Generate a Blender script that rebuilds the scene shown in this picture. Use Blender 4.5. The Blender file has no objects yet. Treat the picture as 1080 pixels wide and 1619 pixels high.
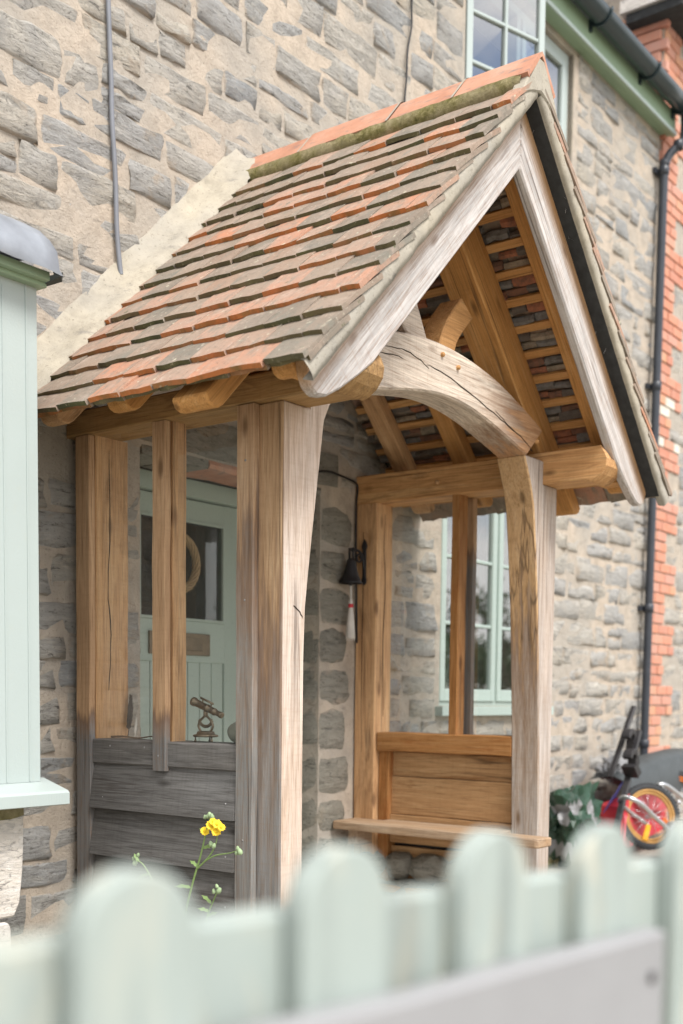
import bpy, bmesh, math, random
from math import sin, cos, pi, radians, sqrt, atan2
from mathutils import Vector, Matrix, noise as mnoise
random.seed(7)
scene = bpy.context.scene
COL = scene.collection

# ------------------------------------------------------------------ camera
# all heights are metres above or below the photographer's eye; the path lies at GROUND
GROUND = -1.15
CAM = Vector((-3.1813, -3.8538, 0.0))
YAW, PITCH, ROLL = radians(52.8166), radians(-4.1615), radians(0.6138)
FPX, CYPX = 1838.843, 1236.821
fwd = Vector((sin(YAW)*cos(PITCH), cos(YAW)*cos(PITCH), sin(PITCH)))
rt0 = Vector((cos(YAW), -sin(YAW), 0)); up0 = rt0.cross(fwd)
RT = rt0*cos(ROLL) + up0*sin(ROLL); UP = up0*cos(ROLL) - rt0*sin(ROLL)
cd = bpy.data.cameras.new('camera'); cam = bpy.data.objects.new('camera', cd); COL.objects.link(cam)
M = Matrix((RT, UP, -fwd)).transposed().to_4x4(); M.translation = CAM
cam.matrix_world = M
cd.sensor_fit = 'AUTO'; cd.sensor_width = 36
cd.lens = FPX/1619*36; cd.shift_y = (CYPX-809.5)/1619; cd.shift_x = 0
cd.clip_start = .05; cd.clip_end = 500
cd.dof.use_dof = True; cd.dof.focus_distance = 4.45; cd.dof.aperture_fstop = 1.75
scene.camera = cam

# ------------------------------------------------------------------ sky and sun: bright broken cloud
SUN_EL, SUN_AZ = radians(52), radians(196)      # azimuth from +y, clockwise
w = bpy.data.worlds.new('World'); scene.world = w; w.use_nodes = True
nt = w.node_tree; nt.nodes.clear()
out = nt.nodes.new('ShaderNodeOutputWorld'); bg = nt.nodes.new('ShaderNodeBackground')
sky = nt.nodes.new('ShaderNodeTexSky'); sky.sky_type = 'NISHITA'; sky.sun_disc = False
sky.sun_elevation = SUN_EL; sky.sun_rotation = SUN_AZ
tc = nt.nodes.new('ShaderNodeTexCoord'); mp = nt.nodes.new('ShaderNodeMapping'); mp.inputs['Scale'].default_value = (1, 1, 2.2)
ns = nt.nodes.new('ShaderNodeTexNoise'); ns.inputs['Scale'].default_value = 2.3; ns.inputs['Detail'].default_value = 8; ns.inputs['Roughness'].default_value = .6
rp = nt.nodes.new('ShaderNodeValToRGB'); rp.color_ramp.elements[0].position = .36; rp.color_ramp.elements[1].position = .56
mx = nt.nodes.new('ShaderNodeMix'); mx.data_type = 'RGBA'; mx.inputs[7].default_value = (9.6, 9.4, 9.3, 1)
nt.links.new(tc.outputs['Generated'], mp.inputs['Vector']); nt.links.new(mp.outputs[0], ns.inputs['Vector'])
nt.links.new(ns.outputs[0], rp.inputs[0]); nt.links.new(rp.outputs[0], mx.inputs[0])
nt.links.new(sky.outputs[0], mx.inputs[6]); nt.links.new(mx.outputs[2], bg.inputs[0])
bg.inputs[1].default_value = .11; nt.links.new(bg.outputs[0], out.inputs[0])
sl = bpy.data.lights.new('sun', 'SUN'); sl.energy = 2.4; sl.angle = radians(22); sl.color = (1, .965, .915)
so = bpy.data.objects.new('sun', sl); COL.objects.link(so)
sd = Vector((sin(SUN_AZ)*cos(SUN_EL), cos(SUN_AZ)*cos(SUN_EL), sin(SUN_EL)))
so.rotation_euler = sd.to_track_quat('Z', 'Y').to_euler()
vs = scene.view_settings
vs.view_transform = 'Standard'; vs.look = 'None'; vs.gamma = 1; vs.use_curve_mapping = False; vs.exposure = .95

def project(p):
    d = Vector(p)-CAM; z = d.dot(fwd)
    return 540+FPX*d.dot(RT)/z, CYPX-FPX*d.dot(UP)/z, z

# ------------------------------------------------------------------ node helpers
class NT:
    def __init__(s, name):
        s.m = bpy.data.materials.new(name); s.m.use_nodes = True; s.t = s.m.node_tree
        s.b = s.t.nodes['Principled BSDF']; s.out = s.t.nodes['Material Output']
    def n(s, t, **kw):
        x = s.t.nodes.new(t)
        for k, v in kw.items(): setattr(x, k, v)
        return x
    def l(s, a, b): s.t.links.new(a, b)
    def coord(s, scale=(1, 1, 1), rnd=True, rot=(0, 0, 0)):
        tc = s.n('ShaderNodeTexCoord'); mp = s.n('ShaderNodeMapping')
        mp.inputs['Scale'].default_value = scale; mp.inputs['Rotation'].default_value = rot
        src = tc.outputs['Object']
        if rnd:
            oi = s.n('ShaderNodeObjectInfo'); ml = s.n('ShaderNodeVectorMath', operation='SCALE')
            ml.inputs[0].default_value = (17.3, 9.1, 5.7); s.l(oi.outputs['Random'], ml.inputs['Scale'])
            ad = s.n('ShaderNodeVectorMath', operation='ADD'); s.l(src, ad.inputs[0]); s.l(ml.outputs[0], ad.inputs[1]); src = ad.outputs[0]
        s.l(src, mp.inputs['Vector']); return mp.outputs[0]
    def noise(s, vec, scale, detail=4, rough=.55, dist=0):
        x = s.n('ShaderNodeTexNoise'); x.inputs['Scale'].default_value = scale; x.inputs['Detail'].default_value = detail
        x.inputs['Roughness'].default_value = rough; x.inputs['Distortion'].default_value = dist
        s.l(vec, x.inputs['Vector']); return x.outputs[0]
    def ramp(s, fac, stops, interp='LINEAR'):
        x = s.n('ShaderNodeValToRGB'); cr = x.color_ramp; cr.interpolation = interp
        while len(cr.elements) < len(stops): cr.elements.new(.5)
        for e, (p, c) in zip(cr.elements, stops):
            e.position = p; e.color = (c, c, c, 1) if not hasattr(c, '__len__') else (*c, 1)
        s.l(fac, x.inputs[0]); return x.outputs[0]
    def mix(s, f, a, b, mode='MIX'):
        x = s.n('ShaderNodeMix', data_type='RGBA', blend_type=mode)
        for i, v in ((0, f), (6, a), (7, b)):
            if hasattr(v, 'is_output'): s.l(v, x.inputs[i])
            elif i == 0: x.inputs[0].default_value = v
            else: x.inputs[i].default_value = (*v, 1)
        return x.outputs[2]
    def math(s, op, a, b=None, c=None):
        x = s.n('ShaderNodeMath', operation=op)
        for i, v in enumerate((a, b, c)):
            if v is None: continue
            if hasattr(v, 'is_output'): s.l(v, x.inputs[i])
            else: x.inputs[i].default_value = v
        return x.outputs[0]
    def bump(s, h, strength=.5, dist=.01, prev=None):
        x = s.n('ShaderNodeBump'); x.inputs['Strength'].default_value = strength; x.inputs['Distance'].default_value = dist
        s.l(h, x.inputs['Height'])
        if prev is not None: s.l(prev, x.inputs['Normal'])
        s.l(x.outputs[0], s.b.inputs['Normal']); return x.outputs[0]
    def done(s, col=None, rough=.7, spec=.3):
        if col is not None:
            if hasattr(col, 'is_output'): s.l(col, s.b.inputs['Base Color'])
            else: s.b.inputs['Base Color'].default_value = (*col, 1)
        if hasattr(rough, 'is_output'): s.l(rough, s.b.inputs['Roughness'])
        else: s.b.inputs['Roughness'].default_value = rough
        s.b.inputs['Specular IOR Level'].default_value = spec
        return s.m

def wood(name, dark, mid, light, axis='X', grey=None, greyamt=0., grad=None, crack=.6, stain=None, across=None):
    """sawn oak: grain runs along a local axis; grey = silvered colour in blotches;
    grad=(lo,hi) silvers below lo and leaves the timber fresh above hi along the grain"""
    k = NT(name)
    def sc(a, b):
        return {'X': (a, b, b), 'Y': (b, a, b), 'Z': (b, b, a)}[axis]
    g = k.noise(k.coord(sc(1.7, 30)), 1, 9, .70, 1.2)
    f = k.noise(k.coord(sc(7, 190)), 1, 4, .6)
    blot = k.noise(k.coord(sc(1.3, 5)), 1, 6, .65); saw = k.noise(k.coord(sc(90, 9)), 1, 4, .6)
    col = k.ramp(g, [(.28, dark), (.5, mid), (.72, light)])
    col = k.mix(k.ramp(blot, [(.35, .55), (.65, 0)]), col, k.mix(.5, dark, mid))
    if stain:
        st = k.noise(k.coord(sc(1.6, 7)), 1, 6, .65, 1.2)
        col = k.mix(k.ramp(st, [(.55, 0), (.7, .75)]), col, stain)
    if grey:
        gv = k.ramp(g, [(.3, tuple(c*.55 for c in grey)), (.52, grey), (.75, tuple(min(.8, c*1.35) for c in grey))])
        if grad:
            tc = k.n('ShaderNodeTexCoord'); sp = k.n('ShaderNodeSeparateXYZ'); k.l(tc.outputs['Object'], sp.inputs[0])
            mr = k.n('ShaderNodeMapRange'); mr.inputs[1].default_value = grad[0]; mr.inputs[2].default_value = grad[1]
            mr.inputs[3].default_value = 1; mr.inputs[4].default_value = 0
            st = k.noise(k.coord(sc(2.5, 38)), 1, 5, .6)
            wob = k.math('MULTIPLY_ADD', st, (grad[1]-grad[0])*1.6, -(grad[1]-grad[0])*.8)
            k.l(k.math('ADD', sp.outputs['XYZ'.index(axis)], wob), mr.inputs[0])
            fac = k.math('MAXIMUM', mr.outputs[0], greyamt)
            # tannin bleeds dark just above the silvered zone
            band = k.ramp(mr.outputs[0], [(.0, 0), (.35, .75), (.8, .5), (1., 0)])
            col = k.mix(band, col, (.12, .05, .02))
        elif across:
            tc = k.n('ShaderNodeTexCoord'); sp = k.n('ShaderNodeSeparateXYZ'); k.l(tc.outputs['Object'], sp.inputs[0])
            mr = k.n('ShaderNodeMapRange'); mr.inputs[1].default_value = across[0]; mr.inputs[2].default_value = across[1]
            mr.inputs[3].default_value = greyamt; mr.inputs[4].default_value = 0.05
            k.l(sp.outputs[2], mr.inputs[0]); fac = k.math('MULTIPLY_ADD', k.math('SUBTRACT', blot, .5), .5, mr.outputs[0])
        else:
            fac = k.math('MULTIPLY_ADD', k.math('SUBTRACT', blot, .5), 1.6, greyamt)
        cl = k.n('ShaderNodeClamp'); k.l(fac, cl.inputs[0])
        col = k.mix(cl.outputs[0], col, gv)
    col = k.mix(k.ramp(f, [(.3, .55), (.52, 0)]), col, tuple(c*.5 for c in dark))
    cr = k.noise(k.coord(sc(.28, 12)), 1, 3, .5, .2)
    crk = k.ramp(cr, [(.478, 0), (.498, crack), (.502, crack), (.522, 0)])
    brk = k.noise(k.coord(sc(.9, 3)), 1, 2)
    crk = k.math('MULTIPLY', crk, k.ramp(brk, [(.52, 0), (.62, 1)]))
    col = k.mix(crk, col, (.035, .022, .015))
    kn = k.n('ShaderNodeTexVoronoi'); kn.inputs['Scale'].default_value = 1; kn.inputs['Randomness'].default_value = 1
    k.l(k.coord(sc(2.2, 6)), kn.inputs['Vector'])
    kd = k.ramp(kn.outputs['Distance'], [(.05, .8), (.12, 0)])
    col = k.mix(kd, col, tuple(c*.4 for c in dark))
    col = k.mix(k.ramp(saw, [(.34, .13), (.5, 0)]), col, tuple(c*.8 for c in dark))
    b = k.bump(saw, .05, .002); b = k.bump(g, .4, .006, b); b = k.bump(f, .35, .002, b); k.bump(crk, -.9 if False else .5, -.004, b)
    return k.done(col, .72, .25)

def paint(name, col, rough=.45, worn=.0):
    k = NT(name); v = k.noise(k.coord((1, 1, 1)), 3, 6, .6); d = k.noise(k.coord((6, 6, 1.2)), 4, 8, .7)
    c = k.mix(k.ramp(v, [(.35, 0), (.7, .22)]), col, tuple(x*.86 for x in col))
    c = k.mix(k.ramp(d, [(.58, 0), (.78, .25+worn)]), c, (.42, .42, .33))
    if worn > .2:
        p = k.noise(k.coord((9, 9, 2.2)), 1.5, 6, .65, .5); c = k.mix(k.ramp(p, [(.54, 0), (.66, .65)]), c, (.50, .46, .36))
        q = k.noise(k.coord((14, 14, 1.5)), 1.2, 5, .6); c = k.mix(k.ramp(q, [(.36, .6), (.47, 0)]), c, tuple(x*.55 for x in col))
    k.bump(k.noise(k.coord((30, 30, 2)), 4, 6), .3, .003)
    return k.done(c, rough, .4)

def plain(name, col, rough=.5, metal=0., spec=.4, var=.25, bump=.2, sc=9):
    k = NT(name); v = k.noise(k.coord(), sc, 6, .6)
    c = k.mix(k.ramp(v, [(.3, 0), (.72, 1)]), tuple(x*(1-var) for x in col), tuple(min(1, x*(1+var*.5)) for x in col))
    k.bump(k.noise(k.coord(), sc*7, 5, .6), bump, .004); k.b.inputs['Metallic'].default_value = metal
    return k.done(c, rough, spec)

# ------------------------------------------------------------------ materials
MORTAR = (.47, .40, .325)
def mortar_mat(name, col, strength=.8):
    k = NT(name); a = k.noise(k.coord(rnd=False), 9, 9, .7); b = k.noise(k.coord(rnd=False), 70, 6, .7); big = k.noise(k.coord(rnd=False), 1.6, 4)
    c = k.ramp(a, [(.3, tuple(x*.72 for x in col)), (.52, col), (.75, tuple(min(.85, x*1.16) for x in col))])
    c = k.mix(k.ramp(big, [(.40, .6), (.58, 0)]), c, (.33, .315, .285)); c = k.mix(k.ramp(k.noise(k.coord((5, 5, 15), False), 1.4, 9, .7), [(.30, .8), (.42, 0)]), c, (.20, .185, .165))
    c = k.mix(k.ramp(b, [(.31, .75), (.42, 0)]), c, (.14, .12, .095))
    n = k.bump(a, strength, .02); k.bump(b, strength*.8, .006, n)
    return k.done(c, .95, .1)
M_MORTAR = mortar_mat('lime mortar', MORTAR, 1.)
M_FILLET = mortar_mat('cream lime fillet', (.385, .345, .275), .3)

def stone_mat(name, cols, ochre=.5, mort=True, dark=1., smear=1., relief=1.):
    k = NT(name)
    at = k.n('ShaderNodeAttribute', attribute_name='tint'); ed = k.n('ShaderNodeAttribute', attribute_name='edge')
    wc = k.coord(rnd=False, rot=(0, radians(4), 0))
    base = k.ramp(at.outputs['Fac'], [(i/(len(cols)-1), c) for i, c in enumerate(cols)])
    st = k.noise(k.coord((3.2, 3.2, 17), False, (0, radians(8), 0)), 1.5, 10, .74, 1.3)
    st2 = k.noise(k.coord((9, 9, 34), False, (0, radians(12), 0)), 1.2, 8, .7, .8)
    fine = k.noise(wc, 48, 9, .74); med = k.noise(wc, 8, 9, .68, .7); big = k.noise(wc, 3.1, 7, .62, .8)
    dk = tuple(c*.66*dark for c in cols[0]); lt = tuple(min(.75, c*1.2) for c in cols[0])
    c = k.mix(k.ramp(st, [(.37, .85), (.52, 0)]), base, dk)
    c = k.mix(k.ramp(st2, [(.52, 0), (.68, .75)]), c, lt)
    c = k.mix(k.ramp(big, [(.36, .5), (.52, 0)]), c, tuple(q*.9 for q in (cols[2] if len(cols) > 2 else cols[0])))
    och = k.noise(wc, 2.3, 6, .62, .8)
    c = k.mix(k.ramp(och, [(.62, 0), (.72, ochre)]), c, (.46, .32, .17))
    if mort:
        e = k.math('ADD', k.math('ADD', ed.outputs['Fac'], k.math('MULTIPLY', k.math('SUBTRACT', med, .5), 2.4)), k.math('MULTIPLY', k.math('SUBTRACT', big, .5), 1.6))
        c = k.mix(k.ramp(e, [(.58/smear, 0), (.86/smear, .85)]), c, MORTAR)
    c = k.mix(k.ramp(st2, [(.34, .9), (.42, 0)]), c, tuple(q*.34 for q in cols[0]))  # shadows of gouges painted into the stone colour
    c = k.mix(k.ramp(fine, [(.33, .75), (.43, 0)]), c, tuple(q*.34 for q in cols[0]))  # pit shadows painted on as dark flecks
    b = k.bump(st, .9*relief, .034); b = k.bump(st2, .9*relief, .016, b); b = k.bump(med, .7*relief, .022, b); k.bump(fine, .6, .006, b)
    return k.done(c, .95, .08)
M_STONE = stone_mat('grey lias stone', [(.50, .475, .43), (.545, .51, .45), (.43, .425, .415), (.55, .50, .42), (.475, .45, .41), (.36, .37, .375)], .5)
M_QUOIN = stone_mat('dark quoin stone', [(.30, .285, .245), (.37, .35, .30), (.33, .31, .26)], .25, smear=.8)
M_ASHLAR = stone_mat('pale dressed stone', [(.64, .60, .56), (.66, .60, .52)], .3, False, relief=.5)

def brick_mat():
    k = NT('red brick'); oi = k.n('ShaderNodeObjectInfo'); v = k.noise(k.coord(), 14, 8, .65)
    c = k.ramp(oi.outputs['Random'], [(0, (.46, .20, .14)), (.35, (.54, .235, .15)), (.7, (.52, .27, .21)), (1, (.56, .29, .17))])
    c = k.mix(k.ramp(v, [(.4, 0), (.7, .55)]), c, (.48, .30, .24)); k.bump(v, .5, .006)
    return k.done(c, .9, .15)
M_BRICK = brick_mat(); M_WBRICK = plain('whitewashed brick', (.62, .58, .50), .9)

def tile_mat(name, butt):
    k = NT(name); oi = k.n('ShaderNodeObjectInfo'); r = oi.outputs['Random']
    v = k.noise(k.coord(), 9, 9, .68); f = k.noise(k.coord(), 55, 8, .7); big = k.noise(k.coord(), 4, 5, .6, .7)
    if not butt:
        c = k.ramp(r, [(0, (.43, .205, .125)), (.25, (.40, .245, .18)), (.38, (.28, .21, .16)), (.55, (.165, .155, .13)), (.78, (.30, .205, .15)), (1, (.19, .18, .15))])
        c = k.mix(k.ramp(big, [(.40, 0), (.60, .7)]), c, (.30, .235, .185)); c = k.mix(k.ramp(k.noise(k.coord((5, 14, 5)), 2, 6, .6), [(.52, 0), (.68, .7)]), c, (.19, .185, .155))
        c = k.mix(k.ramp(v, [(.55, 0), (.72, .55)]), c, (.46, .36, .30))
        c = k.mix(k.ramp(f, [(.3, .6), (.44, 0)]), c, (.09, .08, .065))
        c = k.mix(k.ramp(f, [(.60, 0), (.68, .65)]), c, (.52, .48, .40)); lich = k.noise(k.coord(), 22, 5, .6); c = k.mix(k.ramp(lich, [(.66, 0), (.70, .75)]), c, (.50, .48, .36)); c = k.mix(k.ramp(lich, [(.28, .8), (.34, 0)]), c, (.09, .10, .05))
    else:
        c = k.ramp(r, [(0, (.50, .17, .055)), (.30, (.42, .17, .075)), (.40, (.17, .13, .075)), (.6, (.075, .08, .045)), (.8, (.15, .11, .065)), (1, (.09, .085, .05))])
        c = k.mix(k.ramp(v, [(.45, 0), (.65, .7)]), c, (.13, .125, .055))
        c = k.mix(k.ramp(f, [(.58, 0), (.7, .7)]), c, (.40, .36, .25))
    b = k.bump(v, .5, .008); k.bump(f, .6, .004, b)
    return k.done(c, .9, .15)
M_TILE = tile_mat('weathered clay tile', False); M_BUTT = tile_mat('mossy tile edge', True)
def torch_mat():
    k = NT('tile backs and torching'); at = k.n('ShaderNodeAttribute', attribute_name='tint'); v = k.noise(k.coord(rnd=False), 25, 8, .7)
    c = k.ramp(at.outputs['Fac'], [(0, (.40, .17, .10)), (.25, (.24, .13, .09)), (.45, (.16, .14, .125)), (.65, (.36, .30, .23)), (.8, (.22, .215, .21)), (1, (.46, .40, .33))], 'CONSTANT')
    c = k.mix(k.ramp(v, [(.35, .7), (.55, 0)]), c, (.09, .08, .07)); k.bump(v, .6, .008); return k.done(c, .95, .1)
M_TORCH = torch_mat()
def ridge_mat():
    k = NT('clay ridge tile'); v = k.noise(k.coord(), 6, 8, .65); f = k.noise(k.coord((3, 1, 3)), 12, 8, .7)
    c = k.ramp(v, [(.3, (.36, .17, .11)), (.5, (.46, .235, .155)), (.72, (.48, .31, .23))])
    c = k.mix(k.ramp(f, [(.54, 0), (.66, .75)]), c, (.19, .16, .145)); b = k.bump(v, .3, .006); k.bump(f, .35, .003, b)
    return k.done(c, .85, .2)
M_RIDGE = ridge_mat()
def moss_mat():
    k = NT('mossy bedding'); v = k.noise(k.coord(rnd=False), 30, 9, .7); b = k.noise(k.coord((4, 4, 4), False), 2, 4)
    c = k.ramp(v, [(.3, (.075, .07, .025)), (.5, (.17, .15, .06)), (.68, (.30, .26, .14))])
    c = k.mix(k.ramp(b, [(.4, 0), (.6, .5)]), c, (.33, .28, .19)); k.bump(v, .9, .015); return k.done(c, .95, .1)
M_MOSS = moss_mat()

OAK = dict(dark=(.36, .18, .07), mid=(.57, .305, .12), light=(.68, .43, .21))
M_OAK = wood('honey oak', **OAK, stain=(.13, .055, .02))
M_OAKR = wood('golden rafter oak', (.38, .175, .055), (.60, .305, .10), (.69, .425, .19))
M_OAKI = wood('warm inner oak', (.40, .21, .10), (.60, .365, .185), (.70, .48, .28), stain=(.16, .075, .03))
M_OAKZ = wood('honey oak upright grain', **OAK, axis='Z', stain=(.14, .06, .02))
M_BATTEN = wood('sawn batten', (.42, .20, .07), (.62, .34, .13), (.70, .45, .21))
SILV = (.37, .345, .315)
M_STRIP = wood('oak strip silvered low down', (.32, .18, .09), (.49, .31, .175), (.59, .41, .25), grey=(.165, .16, .155), grad=(.97, 1.10), greyamt=.05)
M_STRIPF = wood('front cover strip, silvered most of its height', (.32, .18, .09), (.46, .30, .175), (.56, .40, .26), grey=(.215, .21, .20), grad=(1.0, 1.95), greyamt=.1)
M_PLATE = wood('brown oak plate', (.13, .07, .025), (.25, .145, .055), (.36, .225, .10), grey=(.26, .22, .16), greyamt=.12)
M_BOARD = wood('charcoal grey weathered board', (.07, .06, .05), (.135, .12, .105), (.21, .195, .175), grey=(.16, .155, .15), greyamt=.6)
M_BARGE = wood('silvered bargeboard oak', (.34, .17, .07), (.46, .26, .12), (.55, .34, .18), grey=(.50, .47, .45), greyamt=1.0, across=(.10, .17))
M_BLEACH = wood('bleached oak face', (.40, .265, .175), (.56, .41, .30), (.66, .525, .41), axis='Z', grey=(.56, .50, .455), greyamt=.40)
M_GREYZ = wood('oak face silvering to grey below', (.28, .17, .085), (.43, .27, .145), (.53, .37, .22), axis='Z', grey=(.21, .205, .20), grad=(-.55, .55), greyamt=.1)
M_ARCH = wood('bleached arch oak', (.30, .14, .06), (.47, .25, .115), (.58, .38, .21), axis='X', grey=(.60, .51, .42), grad=(1.35, 1.80), greyamt=.12, stain=(.38, .15, .05), crack=.9)
M_POSTR = wood('oak post half bleached', (.36, .205, .09), (.55, .345, .17), (.65, .46, .27), axis='Z', grey=(.42, .37, .33), grad=(-.6, .6), greyamt=.05)
M_POSTF = wood('oak post front silvered', (.34, .235, .16), (.46, .345, .26), (.55, .44, .36), axis='Z', grey=(.45, .42, .40), greyamt=.55)
M_BENCH = wood('worn bench oak', (.26, .15, .075), (.42, .27, .15), (.52, .37, .23), grey=(.38, .34, .29), greyamt=.3)
M_STAIN = wood('tannin stained oak', (.22, .085, .02), (.38, .185, .065), (.48, .27, .12), stain=(.25, .07, .012))
M_CRACK = plain('dark crack', (.025, .016, .01), .95, var=.1)
M_MINT = paint('pale sage paint', (.385, .44, .425)); M_MINTD = paint('sage frame paint', (.385, .46, .425))
M_DOOR = paint('door sage paint', (.36, .43, .375), .5); M_FASCIA = paint('green fascia paint', (.27, .37, .25), .45)
M_FENCE = paint('blue grey picket paint', (.315, .36, .335), .65, .5)
M_BLACK = plain('black plastic pipe', (.035, .04, .05), .35, var=.2, bump=.05)
M_GUTTER = plain('dark gutter plastic', (.025, .04, .045), .3, var=.2, bump=.05)
M_IRON = plain('black iron', (.03, .028, .03), .5, .3)
M_BRASS = plain('aged brass', (.22, .17, .115), .42, .85, var=.35)
M_LEAD = plain('lead sheet', (.27, .29, .32), .55, .3, var=.3, sc=5)
M_LEADD = plain('dark lead edge', (.06, .07, .065), .7)
M_SLATE = plain('dark undercloak board', (.035, .037, .038), .85, var=.45, sc=20)
M_CABLE = plain('grey cable sheath', (.19, .20, .225), .5, var=.15, bump=.05)
M_WIRE = plain('black wire sheath', (.015, .015, .016), .5, var=.1)
M_WHITE = plain('white cord', (.62, .58, .53), .9)
M_RED = plain('red trailer fabric', (.52, .035, .05), .6, var=.25); M_REDB = plain('faded red panel', (.60, .10, .12), .55, var=.2)
M_BLUE = plain('blue fabric', (.06, .09, .35), .7)
M_STEEL = plain('silver tube', (.55, .56, .58), .3, .8, var=.1, bump=.03)
M_NAIL = plain('weathered nail head', (.26, .255, .25), .6); M_RUBBER = plain('black rubber', (.035, .037, .04), .75); M_TAN = plain('tan tyre wall', (.45, .25, .08), .7)
M_YEL = plain('amber reflector', (.75, .36, .02), .3); M_ORANGE = plain('orange rim', (.60, .16, .03), .5)
M_TARP = plain('dark green tarpaulin', (.022, .062, .036), .42, var=.5, sc=6); M_GSHEET = plain('grey waterproof sheet', (.24, .24, .245), .5, var=.25)
M_DSHEET = plain('dark bike cover', (.05, .058, .06), .55)
M_PEBBLE = plain('smooth grey pebble', (.20, .20, .16), .8, var=.2)
M_FEATHER = plain('dark brown feather', (.07, .055, .045), .8); M_WFEATH = plain('white feather', (.7, .66, .6), .8)
M_TWIG = plain('brown twig', (.16, .10, .06), .85); M_WICKER = plain('woven willow', (.36, .25, .13), .8, sc=40)
M_LEAF = plain('weed green', (.20, .30, .10), .6); M_BUD = plain('pale green bud', (.30, .40, .22), .6)
M_PETAL = plain('yellow petal', (.80, .55, .02), .6, var=.15)
M_BOARDW = plain('bare pale grey plank', (.275, .275, .28), .7, var=.12, sc=4)
M_UNLIT = plain('dark interior', (.02, .022, .022), .9)  # near-black sheets painted to stand in for the shade of unlit rooms
M_ROOFD = plain('grey roof slates', (.12, .12, .125), .8)
M_TREE = plain('tree leaf', (.05, .09, .025), .7, sc=3); M_BARK = plain('bark', (.10, .08, .06), .95)
M_WEB = plain('cobweb silk', (.75, .75, .75), .9)

def glass_mat(name, ior=1.5, tint=(1, 1, 1), dirt_haze=.0):
    k = NT(name); t = k.t; t.nodes.remove(k.b)
    tr = k.n('ShaderNodeBsdfTransparent'); tr.inputs[0].default_value = (*tint, 1)
    gl = k.n('ShaderNodeBsdfGlossy'); gl.inputs['Roughness'].default_value = .015
    lw = k.n('ShaderNodeLayerWeight'); lw.inputs['Blend'].default_value = .5
    f0 = ((ior-1)/(ior+1))**2*2          # two faces of the sheet
    fac_ = k.math('MULTIPLY_ADD', k.math('POWER', lw.outputs['Facing'], 5), 1-f0, f0)
    m = k.n('ShaderNodeMixShader'); k.l(fac_, m.inputs[0]); k.l(tr.outputs[0], m.inputs[1]); k.l(gl.outputs[0], m.inputs[2])
    df = k.n('ShaderNodeBsdfDiffuse'); df.inputs[0].default_value = (.5, .5, .48, 1)
    sp = k.noise(k.coord(), 90, 3, .6); big = k.noise(k.coord(), 2.5, 4)
    fac = k.math('MULTIPLY', k.ramp(sp, [(.55, .15), (.75, 1)]), k.math('MULTIPLY', big, dirt_haze))  # dirt film, made stronger to paint in the pale reflection haze
    m2 = k.n('ShaderNodeMixShader'); k.l(fac, m2.inputs[0]); k.l(m.outputs[0], m2.inputs[1]); k.l(df.outputs[0], m2.inputs[2])
    k.l(m2.outputs[0], k.out.inputs[0]); return k.m
M_PGLASS = glass_mat('porch pane glass', 1.75, (.97, .985, .975), .17)
M_WGLASS = glass_mat('window pane glass', 2.6, (.6, .66, .63), .05)
M_DGLASS = glass_mat('door pane glass', 1.6, (.6, .66, .6), .10)

# ------------------------------------------------------------------ object helpers
def link(name, me, parent=None):
    o = bpy.data.objects.new(name, me); COL.objects.link(o)
    if parent is not None: o.parent = parent
    return o
def tag(o, label, cat, group=None, kind=None):
    if label: o['label'] = label
    if cat: o['category'] = cat
    if group: o['group'] = group
    if kind: o['kind'] = kind
    return o
def thing(name, label, cat, loc=(0, 0, 0), group=None):
    o = bpy.data.objects.new(name, None); COL.objects.link(o); o.location = loc; o.empty_display_size = .1
    return tag(o, label, cat, group)
def mesh(name, verts, faces, mats, parent=None, smooth=False, fm=None):
    me = bpy.data.meshes.new(name); me.from_pydata([tuple(v) for v in verts], [], faces)
    for m in (mats if isinstance(mats, (list, tuple)) else [mats]): me.materials.append(m)
    if fm: me.polygons.foreach_set('material_index', fm)
    if smooth: me.polygons.foreach_set('use_smooth', [True]*len(me.polygons))
    me.update(); o = link(name, me)
    if parent is not None: put(o, parent)
    return o
def put(o, parent):
    """parent while keeping the world place (parents are unrotated empties or meshes)"""
    o.parent = parent; o.matrix_parent_inverse = world(parent).inverted()
def world(o):
    m = o.matrix_basis.copy()
    if o.parent: m = world(o.parent) @ o.matrix_parent_inverse @ m
    return m
def bmobj(name, bm, mats, parent=None, smooth=False, mat=None):
    me = bpy.data.meshes.new(name); bmesh.ops.recalc_face_normals(bm, faces=bm.faces); bm.to_mesh(me); bm.free()
    for m in (mats if isinstance(mats, (list, tuple)) else [mats]): me.materials.append(m)
    if smooth: me.polygons.foreach_set('use_smooth', [True]*len(me.polygons))
    o = link(name, me)
    if mat is not None: o.matrix_basis = mat
    if parent is not None: put(o, parent)
    return o
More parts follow.
